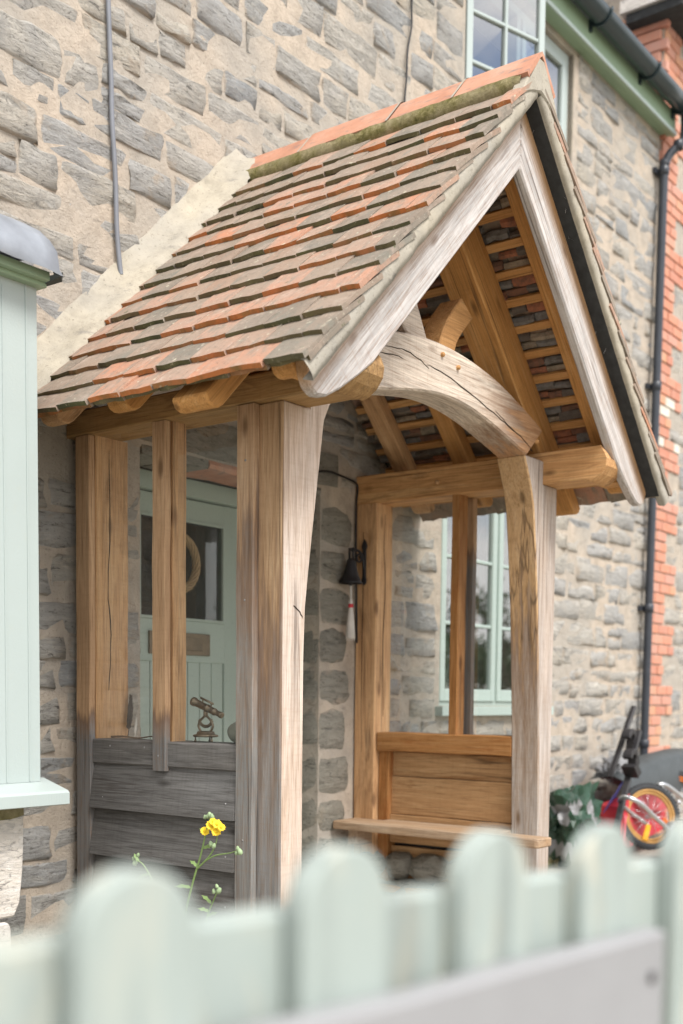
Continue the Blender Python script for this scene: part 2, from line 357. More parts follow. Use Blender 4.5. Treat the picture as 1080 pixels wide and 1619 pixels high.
def beam(name, p0, p1, wd, ht, mat, parent=None, up=(0, 0, 1), ch=.006, n=6, jit=.0015, bow=.0):
    """squared timber from p0 to p1 (centre line); local X is the grain, Z is up"""
    p0, p1 = Vector(p0), Vector(p1); X = p1-p0; L = X.length; X.normalize()
    Y = Vector(up).cross(X).normalized(); Z = X.cross(Y)
    rng = random.Random(hash((round(p0.x, 3), round(p0.y, 3), round(p0.z, 3), round(L, 3))))
    a, b = wd/2, ht/2
    ring = [(-a+ch, -b), (a-ch, -b), (a, -b+ch), (a, b-ch), (a-ch, b), (-a+ch, b), (-a, b-ch), (-a, -b+ch)]
    V, F = [], []
    for i in range(n+1):
        t = i/n; bz = bow*sin(pi*t)
        jy, jz = rng.uniform(-jit, jit), rng.uniform(-jit, jit)
        for (y, z) in ring:
            V.append((L*t, y+jy+rng.uniform(-jit, jit)*.6, z+jz+bz+rng.uniform(-jit, jit)*.6))
    for i in range(n):
        for k in range(8):
            F.append((i*8+k, i*8+(k+1) % 8, i*8+8+(k+1) % 8, i*8+8+k))
    F.append(tuple(range(7, -1, -1))); F.append(tuple(range(n*8, n*8+8)))
    o = mesh(name, V, F, mat)
    R = Matrix((X, Y, Z)).transposed().to_4x4(); R.translation = p0; o.matrix_basis = R
    if parent is not None: put(o, parent)
    return o
def box(name, x0, x1, y0, y1, z0, z1, mat, parent=None, **kw):
    d = (x1-x0, y1-y0, z1-z0); i = max(range(3), key=lambda q: d[q]); c = ((x0+x1)/2, (y0+y1)/2, (z0+z1)/2)
    ch = min(kw.pop('ch', .005), min(d)*.3)
    if i == 0: return beam(name, (x0, c[1], c[2]), (x1, c[1], c[2]), d[1], d[2], mat, parent, (0, 0, 1), ch, **kw)
    if i == 1: return beam(name, (c[0], y0, c[2]), (c[0], y1, c[2]), d[0], d[2], mat, parent, (0, 0, 1), ch, **kw)
    return beam(name, (c[0], c[1], z0), (c[0], c[1], z1), d[0], d[1], mat, parent, (0, 1, 0), ch, **kw)
def prism(name, poly, y0, y1, mats, parent=None, mat=None, ch=.006, fmat=None):
    """polygon in local x-z, thickness along y, arrises chamfered; fmat(normal) picks the slot"""
    bm = bmesh.new(); vs_ = [bm.verts.new((x, y0, z)) for x, z in poly]; f = bm.faces.new(vs_)
    r = bmesh.ops.extrude_face_region(bm, geom=[f]); ev = [g for g in r['geom'] if isinstance(g, bmesh.types.BMVert)]
    bmesh.ops.translate(bm, verts=ev, vec=(0, y1-y0, 0)); bmesh.ops.recalc_face_normals(bm, faces=bm.faces)
    if ch:
        es = [e for e in bm.edges if (abs(e.verts[0].co.y-e.verts[1].co.y) < 1e-6) or (len(e.link_faces) == 2 and e.calc_face_angle(0) > .5)]
        bmesh.ops.bevel(bm, geom=es, offset=ch, segments=1, affect='EDGES')
    bm.normal_update()
    if fmat:
        for f in bm.faces: f.material_index = fmat(f.normal)
    return bmobj(name, bm, mats, parent, mat=mat)
def tube(name, pts, r, mat, parent=None, seg=8, cap=True, closed=False, rz=None):
    pts = [Vector(p) for p in pts]; V, F = [], []; n = len(pts); prev = None
    for i, p in enumerate(pts):
        a = pts[(i-1) % n] if (closed or i) else p; b = pts[(i+1) % n] if (closed or i < n-1) else p
        t = (b-a).normalized()
        if prev is None:
            u = t.orthogonal().normalized()
        else:
            u = (prev - t*prev.dot(t)).normalized()
        prev = u; v = t.cross(u); rr = r[i] if hasattr(r, '__len__') else r
        for k in range(seg):
            q = 2*pi*k/seg; V.append(p+u*cos(q)*rr+v*sin(q)*rr)
    for i in range(n if closed else n-1):
        j = (i+1) % n
        for k in range(seg): F.append((i*seg+k, i*seg+(k+1) % seg, j*seg+(k+1) % seg, j*seg+k))
    if cap and not closed: F.append(tuple(range(seg-1, -1, -1))); F.append(tuple(range((n-1)*seg, n*seg)))
    return mesh(name, V, F, mat, parent, True)
def smooth_path(pts, k=6):
    P = [Vector(p) for p in pts]; out_ = []
    for i in range(len(P)-1):
        a, b, c, d = P[max(i-1, 0)], P[i], P[i+1], P[min(i+2, len(P)-1)]
        for j in range(k):
            t = j/k; out_.append(.5*((2*b)+(c-a)*t+(2*a-5*b+4*c-d)*t*t+(3*b-a-3*c+d)*t**3))
    out_.append(P[-1]); return out_
def lathe(name, prof, c, mat, parent=None, seg=20, axis=(0, 0, 1)):
    V, F = [], []; R = Vector((0, 0, 1)).rotation_difference(Vector(axis).normalized()).to_matrix()
    for r, h in prof:
        for k in range(seg): V.append(Vector(c)+R @ Vector((r*cos(2*pi*k/seg), r*sin(2*pi*k/seg), h)))
    for i in range(len(prof)-1):
        for k in range(seg): F.append((i*seg+k, i*seg+(k+1) % seg, (i+1)*seg+(k+1) % seg, (i+1)*seg+k))
    return mesh(name, V, F, mat, parent, True)
def pane(name, pts, mat, parent):
    return mesh(name, pts, [(0, 1, 2, 3)], mat, parent)
def slab(name, x0, x1, y0, y1, z0, z1, mat, parent): return box(name, x0, x1, y0, y1, z0, z1, mat, parent, n=1, jit=0, ch=.002)

# ------------------------------------------------------------------ ground
def ground():
    V, F = [], []; N = 60
    xs = [-80+160*i/N for i in range(N+1)]
    for x in xs:
        for y in xs: V.append((x, y, GROUND+.0))
    for i in range(N):
        for j in range(N):
            a = i*(N+1)+j; F.append((a, a+N+1, a+N+2, a+1))
    k = NT('gravel and worn turf'); a = k.noise(k.coord(rnd=False), .9, 6, .6); b = k.noise(k.coord(rnd=False), 40, 8, .75)
    c = k.ramp(a, [(.5, (.44, .40, .34)), (.66, (.16, .18, .08))]); c = k.mix(k.ramp(b, [(.35, .6), (.6, 0)]), c, (.10, .085, .06))  # gravel colour lightened so the ground bounces light up into the porch
    k.bump(b, .8, .02); m = k.done(c, .95, .1)
    o = mesh('ground', V, F, m); o['kind'] = 'structure'
ground()

# ------------------------------------------------------------------ stone cottage
COT = thing('stone_cottage', 'grey rubble stone cottage wall with sage windows and black gutter behind the oak porch', 'house', (2.5, 0, GROUND))
DOOR = (.41, 1.69, GROUND-.1, 1.09); LWIN = (2.88, 4.26, -.045, 1.38); UWIN = (3.05, 4.47, 3.45, 4.47)
XEND = 6.02; ZTOP = 4.62
def wall_backing(name, x0, x1, z0, z1, holes, y, depth, mat, parent):
    xs = sorted({x0, x1, *[h[0] for h in holes], *[h[1] for h in holes]}); zs = sorted({z0, z1, *[max(z0, h[2]) for h in holes], *[min(z1, h[3]) for h in holes]})
    V, F = [], []
    def q(*p): i = len(V); V.extend(p); F.append((i, i+1, i+2, i+3))
    for i in range(len(xs)-1):
        for j in range(len(zs)-1):
            cx, cz = (xs[i]+xs[i+1])/2, (zs[j]+zs[j+1])/2
            if any(h[0] < cx < h[1] and h[2] < cz < h[3] for h in holes): continue
            q((xs[i], y, zs[j]), (xs[i+1], y, zs[j]), (xs[i+1], y, zs[j+1]), (xs[i], y, zs[j+1]))
    for h in holes:
        a, b, c, d = h[0], h[1], max(z0, h[2]), min(z1, h[3])
        q((a, y, c), (a, y, d), (a, y+depth, d), (a, y+depth, c)); q((b, y, c), (b, y+depth, c), (b, y+depth, d), (b, y, d))
        q((a, y, d), (b, y, d), (b, y+depth, d), (a, y+depth, d)); q((a, y, c), (a, y+depth, c), (b, y+depth, c), (b, y, c))
    q((x0, y+depth+.1, z0), (x0, y+depth+.1, z1), (x1, y+depth+.1, z1), (x1, y+depth+.1, z0))
    q((x0, y, z1), (x1, y, z1), (x1, y+depth+.1, z1), (x0, y+depth+.1, z1))
    q((x1, y, z0), (x1, y+depth+.1, z0), (x1, y+depth+.1, z1), (x1, y, z1)); q((x0, y, z0), (x0, y, z1), (x0, y+depth+.1, z1), (x0, y+depth+.1, z0))
    return mesh(name, V, F, mat, parent)
wall_backing('mortar_wall', -6, XEND, GROUND-.2, ZTOP, [DOOR, LWIN, UWIN], 0, .42, M_MORTAR, COT)

def stone_geo(x0, x1, z0, z1, y, rng, proud, nx=5, nz=4, axis='y'):
    """rough stone face: a patch whose rim dips under the mortar"""
    V, F, E = [], [], []; ph = rng.uniform(0, 100); pw = rng.choice((2.6, 3.5, 5)); tx, tz = rng.uniform(-.012, .012), rng.uniform(-.012, .012)
    for j in range(nz+1):
        for i in range(nx+1):
            u, v = i/nx*2-1, j/nz*2-1
            # crowd rows towards the rim
            u = {0: -1, 1: -.91, nx-1: .91, nx: 1}.get(i, u); v = {0: -1, 1: -.84, nz-1: .84, nz: 1}.get(j, v)
            x = (x0+x1)/2+u*(x1-x0)/2; z = (z0+z1)/2+v*(z1-z0)/2
            rim = (i in (0, nx)) or (j in (0, nz))
            if rim: x += rng.uniform(-.013, .013); z += rng.uniform(-.011, .011)
            else: x += rng.uniform(-.012, .012)*min(1, (x1-x0)*4); z += rng.uniform(-.008, .008)
            if (i in (0, nx)) and (j in (0, nz)):
                k = rng.uniform(.05, .26); x -= u*k*min(.06, (x1-x0)*.4); z -= v*k*min(.06, (z1-z0)*.4)
            nz_ = mnoise.noise(Vector((x*6+ph, z*14, ph)))
            h = -.0045 if rim else proud+nz_*.013+tx*u*.7+tz*v*.7+rng.uniform(-.006, .006)
            V.append((x, y-h, z) if axis == 'y' else (y-h, x, z)); E.append(1. if rim else (.42 if (i in (1, nx-1) or j in (1, nz-1)) else .15))
    for j in range(nz):
        for i in range(nx):
            a = j*(nx+1)+i; f = (a, a+1, a+nx+2, a+nx+1); F.append(f if axis == 'y' else f[::-1])
    return V, F, E
def attr(me, tints, edges):
    a = me.attributes.new('tint', 'FLOAT', 'POINT'); a.data.foreach_set('value', tints)
    b = me.attributes.new('edge', 'FLOAT', 'POINT'); b.data.foreach_set('value', edges)
def add_stones(rects, mat, parent, name, y=0, limit=300, proud=(-.001, .009), axis='y', stuffname='small_stones'):
    rng = random.Random(11)
    def vis(r):
        x, z = (r[0]+r[1])/2, (r[2]+r[3])/2
        u, v, d = project((x, y, z) if axis == 'y' else (y, x, z))
        if d < .3 or not (-60 < u < 1140 and -60 < v < 1680): return 0
        return (r[1]-r[0])*(r[3]-r[2])/(d*d)
    rects = sorted(rects, key=vis, reverse=True); SV, SF, ST, SE = [], [], [], []
    for i, r in enumerate(rects):
        V, F, E = stone_geo(*r, y, rng, rng.uniform(*proud), axis=axis); t = rng.random()
        if i < limit and vis(r) > 0:
            o = mesh(name, V, F, mat, None, True); attr(o.data, [t]*len(V), E); o.parent = parent; o.matrix_parent_inverse = world(parent).inverted()
        else:
            b = len(SV); SV += V; SF += [tuple(q+b for q in f) for f in F]; ST += [t]*len(V); SE += E
    if SV:
        o = mesh(stuffname, SV, SF, mat, parent, True); attr(o.data, ST, SE); o['kind'] = 'stuff'
def courses(x0, x1, z0, z1, holes, rng, hr=(.10, .195), lr=(.17, .46), gap=.012, skip=None):
    out_ = []; z = z0
    while z < z1-.04:
        h = rng.uniform(*hr); h = min(h, z1-z)
        blocks = sorted([(a, b) for a, b, c, d in holes if c < z+h-.02 and d > z+.02]); segs = []; c = x0
        for a, b in blocks:
            if a > c: segs.append((c, a))
            c = max(c, b)
        if c < x1: segs.append((c, x1))
        for a, b in segs:
            x = a+(.0 if a > x0 else 0)
            while x < b-.05:
                ln = rng.uniform(*lr)*(.75+h*2)
                if b-(x+ln) < lr[0]*.8: ln = b-x
                if h > .15 and rng.random() < .3 and ln < .34:      # two thin stones instead of one deep one
                    zm = z+h*rng.uniform(.4, .6); out_.append((x+gap/2, x+ln-gap/2, z+gap/2, zm-gap/2)); out_.append((x+gap/2, x+ln-gap/2, zm+gap/2, z+h-gap/2))
                else:
                    dz = rng.uniform(-.012, .012); out_.append((x+gap/2, x+ln-gap/2, z+gap/2+dz, z+h-gap/2+dz+rng.uniform(-.012, .006)))
                x += ln
        z += h
    return out_
rng = random.Random(5)
HOLES = [(DOOR[0]-.0, DOOR[1]+.32, DOOR[2], 1.02), (.28, 1.84, 1.0, 1.30), LWIN, (UWIN[0]-.02, UWIN[1]+.06, UWIN[2]-.03, UWIN[3]+.2)]
LWINH = (LWIN[0]-.05, LWIN[1]+.05, LWIN[2]-.09, LWIN[3]); HOLES[2] = LWINH
WR = courses(-1.6, XEND-.02, GROUND, ZTOP-.1, HOLES, rng)
add_stones(WR, M_STONE, COT, 'stone')
# quoin blocks beside the doorway, each with its dark return into the reveal
rq = random.Random(3)
def quoin(x0, x1, z0, z1, side):
    """side: +1 = the reveal is on the block's left (faces -x)"""
    bm = bmesh.new(); yb = .30
    nx, ny, nz = 4, 3, 3; e = x0 if side > 0 else x1; other = x1 if side > 0 else x0; V, F, E = [], [], []
    prof = [(e, yb, 0), (e-side*.004, yb*.6, .2), (e-side*.006, .09, .3), (e-side*.002, .012, .5), (e+side*.012, -.010, .4), (e+(other-e)*.4, -.014, .1), (e+(other-e)*.75, -.012, .4), (other, .014, 1)]
    for j in range(5):
        z = z0+(z1-z0)*j/4; rim = j in (0, 4)
        for (x, y, ed) in prof:
            jx = rq.uniform(-.006, .006)
            V.append((x+jx+(side*.012 if rim else 0)*(1 if ed < .45 else 0), y+rq.uniform(-.004, .004)+(.016 if rim else 0), z+(rq.uniform(-.008, .008) if rim else 0))); E.append(.95 if rim else ed)
    n = len(prof)
    for j in range(4):
        for i in range(n-1): F.append((j*n+i, j*n+i+1, (j+1)*n+i+1, (j+1)*n+i))
    o = mesh('quoin_stone', V, F, M_QUOIN, None, True); attr(o.data, [rq.random()]*len(V), E); o.parent = COT; o.matrix_parent_inverse = world(COT).inverted()
z = GROUND; i = 0
while z < 1.0:
    h = rq.uniform(.17, .27); h = h if z+h < .93 else 1.02-z
    quoin(DOOR[1], DOOR[1]+(.31 if i % 2 else .27), z+.01, z+h-.01, 1); z += h; i += 1
z = GROUND; i = 0
while z < 1.0:
    h = rq.uniform(.17, .27); h = h if z+h < .93 else 1.02-z
    V, F, E = stone_geo(DOOR[0]+.012, DOOR[0]+.3, z+.01, z+h-.01, .0, rq, .004, axis='x'); V = [(DOOR[0]+.004, q[1]-DOOR[0], q[2]) for q in V]
    o = mesh('reveal_stone', V, F, M_QUOIN, None, True); attr(o.data, [rq.random()]*len(V), E); put(o, COT); z += h; i += 1
# lintel over the doorway with its orange tile edge
def rough_block(name, x0, x1, y0, y1, z0, z1, mat, parent, n=7, j=.008):
    V, F, E = [], [], []; ring = [(y1, z0), (y0, z0), (y0-.004, (z0+z1)/2), (y0, z1), (y1, z1)]
    for i in range(n+1):
        x = x0+(x1-x0)*i/n
        for (y, zz) in ring: V.append((x, y+rq.uniform(-j, j), zz+rq.uniform(-j, j))); E.append(.3)
    m = len(ring)
    for i in range(n):
        for k in range(m-1): F.append((i*m+k, i*m+m+k, i*m+m+k+1, i*m+k+1))
    F.append(tuple(range(m))); F.append(tuple(range(n*m+m-1, n*m-1, -1)))
    o = mesh(name, V, F, mat, None, True); attr(o.data, [rq.random()]*len(V), E); o.data.polygons.foreach_set('use_smooth', [False]*len(o.data.polygons)); put(o, parent); return o
rough_block('lintel_stone', .29, 1.06, -.012, .3, 1.115, 1.285, M_QUOIN, COT); rough_block('lintel_stone', 1.075, 1.83, -.012, .3, 1.115, 1.285, M_QUOIN, COT)
for i in range(6):
    rough_block('lintel_tile', .42+i*.212, .42+i*.212+.205, -.004, .22, 1.062, 1.098, M_RIDGE if 2 <= i < 5 else M_QUOIN, COT, n=2, j=.004)

# lower casement window
def glazing(parent, x0, x1, z0, z1, cols, rows, yf, fw=.05, bw=.022, mat=M_MINTD, glass=M_WGLASS, T=None):
    T = T or (lambda x, y, z: (x, y, z))
    def bx(name, a, b, c, d, y0, y1):
        bm = bmesh.new(); bmesh.ops.create_cube(bm, size=1)
        for v in bm.verts: v.co = Vector(((a+b)/2+v.co.x*(b-a), (y0+y1)/2+v.co.y*(y1-y0), (c+d)/2+v.co.z*(d-c)))
        bmesh.ops.bevel(bm, geom=bm.edges[:], offset=.004, segments=1, affect='EDGES')
        for v in bm.verts: v.co = Vector(T(*v.co))
        return bmobj(name, bm, mat, parent)
    bx('stile', x0, x0+fw, z0, z1, yf, yf+.045); bx('stile', x1-fw, x1, z0, z1, yf, yf+.045)
    bx('rail', x0+fw, x1-fw, z1-fw, z1, yf+.001, yf+.044); bx('rail', x0+fw, x1-fw, z0, z0+fw*1.4, yf+.001, yf+.044)
    a, b, c, d = x0+fw, x1-fw, z0+fw*1.4, z1-fw
    for i in range(1, cols): x = a+(b-a)*i/cols; bx('glazing_bar', x-bw/2, x+bw/2, c, d, yf+.004, yf+.036)
    for j in range(1, rows): z = c+(d-c)*j/rows; bx('glazing_bar', a, b, z-bw/2, z+bw/2, yf+.006, yf+.034)
    for i in range(cols):
        for j in range(rows):
            xa, xb = a+(b-a)*i/cols, a+(b-a)*(i+1)/cols; za, zb = c+(d-c)*j/rows, c+(d-c)*(j+1)/rows
            tl = random.uniform(-.004, .004)
            pane('pane', [T(xa, yf+.022, za), T(xb, yf+.022+tl, za), T(xb, yf+.022+tl*.5, zb), T(xa, yf+.022, zb)], glass, parent)
def framebars(parent, x0, x1, z0, z1, y0, y1, fw, mat, mull=()):
    slab('window_frame', x0, x0+fw, y0, y1, z0, z1, mat, parent); slab('window_frame', x1-fw, x1, y0, y1, z0, z1, mat, parent)
    slab('window_frame', x0+fw, x1-fw, y0+.001, y1-.001, z1-fw, z1, mat, parent); slab('window_frame', x0+fw, x1-fw, y0+.001, y1-.001, z0, z0+fw, mat, parent)
    for m in mull: slab('mullion', m-fw/2, m+fw/2, y0+.0015, y1, z0+fw, z1-fw, mat, parent)
W1 = link('casement_window', None); put(W1, COT)
framebars(W1, LWIN[0]+.005, LWIN[1]-.005, LWIN[2], LWIN[3]-.005, .03, .10, .03, M_MINTD, (3.605,))
glazing(W1, LWIN[0]+.035, 3.592, LWIN[2]+.03, LWIN[3]-.035, 2, 3, .015, .055)
glazing(W1, 3.618, LWIN[1]-.035, LWIN[2]+.03, LWIN[3]-.035, 2, 3, .015, .055)
slab('window_sill', LWIN[0]-.045, LWIN[1]+.045, -.055, .06, LWIN[2]-.06, LWIN[2]-.002, M_MINTD, W1)
slab('unlit_room_sheet', LWIN[0]+.01, LWIN[1]-.01, .38, .41, LWIN[2], LWIN[3], M_UNLIT, W1)
mesh('curtain', [(2.98+i*.03, .20+.03*sin(i*1.9), z) for i in range(12) for z in (LWIN[2]+.05, .42)], [(2*i, 2*i+2, 2*i+3, 2*i+1) for i in range(11)], plain('sage curtain', (.22, .26, .22), .9), W1, True)
# upper window: left casement swung open, right light shut
W2 = link('casement_window', None); put(W2, COT); W2['label'] = 'upper window with its left casement swung open'
framebars(W2, UWIN[0]+.005, UWIN[1]-.005, UWIN[2], UWIN[3]-.005, .03, .10, .05, M_MINT, (3.76,))
glazing(W2, 3.79, UWIN[1]-.06, UWIN[2]+.05, UWIN[3]-.06, 2, 2, .02, .05, mat=M_MINT)
hx, hy, AL = UWIN[0]+.012, -.006, radians(17)
def TO(x, y, z):
    u, v = x-hx, y
    return hx+u*cos(AL)+v*sin(AL), hy-u*sin(AL)+v*cos(AL), z
glazing(W2, hx, hx+.655, UWIN[2]+.04, UWIN[3]+.02, 2, 3, 0, .05, mat=M_MINT, T=TO)
slab('window_sill', UWIN[0]-.04, UWIN[1]+.04, -.06, .05, UWIN[2]-.06, UWIN[2]-.002, M_MINT, W2)
slab('unlit_room_sheet', UWIN[0]+.01, UWIN[1]-.01, .38, .41, UWIN[2], UWIN[3], M_UNLIT, W2)
# render strip beside the upper window
slab('window_reveal_render', UWIN[1]+.0, UWIN[1]+.075, -.012, .03, UWIN[2]-.05, UWIN[3], M_MORTAR, COT)

# front door inside the porch
DR = link('front_door', None); put(DR, COT); DR['label'] = 'sage green half glazed front door with brass letter plate'
dy = .33; x0, x1 = .58, 1.52
slab('door_frame', .42, x0-.004, dy-.05, dy+.06, GROUND, 1.07, M_DOOR, DR); slab('door_frame', x1+.004, 1.68, dy-.05, dy+.06, GROUND, 1.07, M_DOOR, DR)
slab('door_head', x0-.004, x1+.004, dy-.04, dy+.06, .985, 1.07, M_DOOR, DR)
slab('stile', x0, x0+.125, dy, dy+.045, GROUND+.07, .98, M_DOOR, DR); slab('stile', x1-.21, x1, dy, dy+.045, GROUND+.07, .98, M_DOOR, DR)
slab('rail', x0+.125, x1-.21, dy+.001, dy+.044, .88, .979, M_DOOR, DR); slab('rail', x0+.125, x1-.21, dy+.001, dy+.044, .17, .375, M_DOOR, DR)
slab('rail', x0+.125, x1-.21, dy+.001, dy+.044, GROUND+.07, GROUND+.25, M_DOOR, DR)
nb = 7; wd_ = (x1-.21-x0-.125)/nb
for i in range(nb): slab('door_board', x0+.125+i*wd_+.002, x0+.125+(i+1)*wd_-.002, dy+.010, dy+.035, GROUND+.25, .17, M_DOOR, DR)
for (a, b, c, d) in ((x0+.125, x0+.14, .375, .88), (x1-.225, x1-.21, .375, .88), (x0+.14, x1-.225, .865, .88), (x0+.14, x1-.225, .375, .39)):
    slab('glazing_bead', a, b, dy-.006, dy+.012, c, d, M_DOOR, DR)
pane('pane', [(x0+.125, dy+.02, .375), (x1-.21, dy+.02, .375), (x1-.21, dy+.02, .88), (x0+.125, dy+.02, .88)], M_DGLASS, DR)
slab('unlit_hall_sheet', x0, x1, .40, .415, GROUND, 1.0, M_UNLIT, DR)
slab('letter_plate', .77, 1.19, dy-.012, dy+.0, .205, .315, M_BRASS, DR); slab('letter_flap', .83, 1.13, dy-.018, dy-.012, .228, .292, M_BRASS, DR)
lathe('door_knob', [(.0, 0), (.028, .004), (.03, .02), (.012, .03), (.012, .05)], (1.455, dy-.05, .37), M_IRON, DR, 14, (0, 1, 0))

# eaves: fascia, soffit, gutter, downpipe
slab('fascia', 2.4, XEND+.06, -.105, -.075, 4.50, 4.68, M_FASCIA, COT); slab('soffit', 2.4, XEND+.06, -.075, .0, 4.515, 4.53, M_FASCIA, COT)
slab('fascia_bead', 2.4, XEND+.06, -.118, -.105, 4.50, 4.53, M_MINTD, COT)
slab('soffit', -6, 2.4, -.075, 0, 4.515, 4.53, M_FASCIA, COT)
gp = [(.075*cos(a), .075*sin(a)) for a in [pi+pi*i/12 for i in range(13)]]
GV, GF = [], []; gx = [1.5+(6.25-1.5)*i/8 for i in range(9)]
for x in gx:
    for (a, b) in gp: GV.append((x, -.19+a, 4.70+b))
    for (a, b) in gp[::-1]: GV.append((x, -.19+a*.93, 4.70+b*.93))
m = len(gp)*2
for i in range(len(gx)-1):
    for k in range(m): GF.append((i*m+k, i*m+(k+1) % m, (i+1)*m+(k+1) % m, (i+1)*m+k))
GF.append(tuple(range(m))); GF.append(tuple(range((len(gx)-1)*m, len(gx)*m)))
GU = mesh('gutter', GV, GF, M_GUTTER, COT, True)
for x in (2.7, 3.6, 4.5, 5.35, 5.99):
    tube('gutter_clip', [(x, -.19+.082*cos(a), 4.70+.082*sin(a)) for a in [pi*.95+pi*1.1*i/14 for i in range(15)]], .010, M_GUTTER, GU, 6)
    slab('gutter_bracket', x-.015, x+.015, -.125, -.105, 4.60, 4.69, M_GUTTER, GU)
PX = 5.93
PIPE = tube('downpipe', smooth_path([(6.06, -.19, 4.64), (6.06, -.19, 4.50), (6.05, -.175, 4.43), (5.99, -.10, 4.33), (PX+.035, -.075, 4.24), (PX+.03, -.07, 4.10), (PX, -.07, 2.2), (PX-.03, -.07, -.4), (PX-.035, -.07, GROUND)], 5), .034, M_BLACK, COT, 14)
for z in (4.20, 4.40, 2.52, .75, -.35): 
    xx = PX+.03 if z < 4.3 else 6.03
    if z < 4: xx = PX-.03+.03*(z+.4)/2.6
    yy = -.07 if z < 4.3 else -.155
    lathe('pipe_collar', [(.034, -.035), (.042, -.03), (.042, .03), (.034, .035)], (xx, yy, z), M_BLACK, PIPE, 14)
    if z < 4.3: slab('pipe_bracket', xx-.07, xx+.07, -.03, -.002, z-.02, z+.02, M_BLACK, PIPE)
# main roof of the cottage behind the gutter
mesh('roof', [(-6, -.14, 4.72), (XEND+.05, -.14, 4.72), (XEND+.05, 4, 8.2), (-6, 4, 8.2)], [(0, 1, 2, 3)], M_ROOFD, COT)

# ------------------------------------------------------------------ neighbouring cottage
NB = thing('neighbouring_cottage', 'neighbouring house with toothed red brick corner beside the black downpipe', 'house', (8, 0, GROUND))
NX0 = 6.06
wall_backing('mortar_wall', NX0, 13, GROUND-.2, 6.6, [], .0, 4, M_MORTAR, NB)
bh = .0855; me_cache = {}
def brick_mesh(L_):
    key = round(L_, 3)
    if key not in me_cache:
        bm = bmesh.new(); bmesh.ops.create_cube(bm, size=1)
        for v in bm.verts: v.co = Vector((v.co.x*L_, v.co.y*.06, v.co.z*.074))
        bmesh.ops.bevel(bm, geom=bm.edges[:], offset=.004, segments=1, affect='EDGES')
        me_ = bpy.data.meshes.new('brick'); bm.to_mesh(me_); bm.free(); me_.materials.append(M_BRICK); me_cache[key] = me_
    return me_cache[key]
nbh = []; k = 0; z = GROUND
while z < 5.6:
    wide = (k//3) % 2 == 0; xend = NX0+(.56 if wide else .34); x = NX0; stretch = k % 2 == 0
    first = True
    while x < xend-.02:
        L_ = (.215 if (stretch if first else True) else .105); L_ = min(L_, xend-x-.0)
        if L_ < .06: break
        o = bpy.data.objects.new('brick', brick_mesh(round(L_-.01, 2))); COL.objects.link(o)
        o.location = (x+L_/2, .016+rng.uniform(-.004, .004), z+bh/2); put(o, NB)
        if z > 1.95 and z < 2.45 and rng.random() < .3:
            o.data = o.data.copy(); o.data.materials[0] = M_WBRICK; o['label'] = 'whitewashed brick'
        x += L_; first = False
    # return bricks on the gable side above the cottage eaves
    if z > 4.3:
        for y in ((.12, .34) if k % 2 else (.06, .22)):
            o = bpy.data.objects.new('brick', brick_mesh(.2)); COL.objects.link(o); o.rotation_euler = (0, 0, pi/2); o.location = (NX0-.008, y, z+bh/2); put(o, NB)
    nbh.append((NX0, xend+.01, z, z+bh)); z += bh; k += 1
rn = random.Random(21)
NR = courses(NX0+.36, 9.0, GROUND, 5.6, [h for h in nbh if h[1] > NX0+.5], rn, (.12, .22), (.2, .5))
add_stones(NR, M_STONE, NB, 'stone', 0, 130)
NG = courses(.46, 2.6, 4.3, 6.6, [], rn, (.13, .24), (.2, .45))
add_stones(NG, M_STONE, NB, 'stone', NX0, 60, axis='x')
KS = rough_block('kneeler_stone', 5.90, 6.75, -.20, .26, 5.40, 5.47, M_SLATE, NB, 4, .006)
rough_block('kneeler_cap', 5.87, 6.75, -.22, .30, 5.475, 5.57, M_ASHLAR, NB, 4, .006)
mesh('roof_flashing', [(NX0-.03, -.12, 4.78), (NX0-.05, .05, 4.90), (NX0-.05, .5, 5.22), (NX0-.012, .5, 5.38), (NX0-.012, .12, 5.10), (NX0-.012, -.02, 4.98), (NX0-.3, -.12, 4.73), (NX0-.3, .5, 5.2)], [(0, 1, 4, 5), (1, 2, 3, 4), (6, 7, 2, 1), (6, 1, 0)], M_FILLET, NB, True)
slab('eaves_gutter', 6.12, 9, -.34, -.2, 5.50, 5.62, M_GUTTER, NB)
mesh('roof', [(NX0-.2, -.3, 5.62), (13, -.3, 5.62), (13, 4, 9.2), (NX0-.2, 4, 9.2)], [(0, 1, 2, 3)], M_ROOFD, NB)

# ------------------------------------------------------------------ bay window on the left
BAY = thing('bay_window', 'pale sage box bay window with grey lead top left of the porch', 'bay window', (-1.2, -.2, GROUND))
BX, BY = -.487, -.42
slab('corner_board', BX-.205, BX, BY-.02, BY+.03, -.315, 1.46, M_MINT, BAY)
slab('corner_bead', BX-.052, BX-.046, BY-.024, BY-.02, -.31, 1.45, M_MINT, BAY); slab('corner_bead', BX-.150, BX-.144, BY-.0235, BY-.02, -.31, 1.40, M_MINT, BAY)
slab('side_panel', BX-.03, BX-.002, BY+.03, .0, -.315, 1.46, M_MINT, BAY)
for zz in (1.40, .955, .46, -.02, -.29): slab('glazing_bar', -2.0, BX-.205, BY-.01, BY+.03, zz-.014, zz+.014, M_MINT, BAY)
for xx in (-.712, -1.25, -1.95): slab('sash_stile', xx-.02, xx+.005, BY-.016, BY+.034, -.315, 1.46, M_MINT, BAY)
pane('pane', [(-2, BY+.012, -.3), (BX-.2, BY+.012, -.3), (BX-.2, BY+.012, 1.44), (-2, BY+.012, 1.44)], M_WGLASS, BAY)
slab('unlit_room_sheet', -2.0, BX-.04, -.06, -.04, -.3, 1.44, M_UNLIT, BAY)
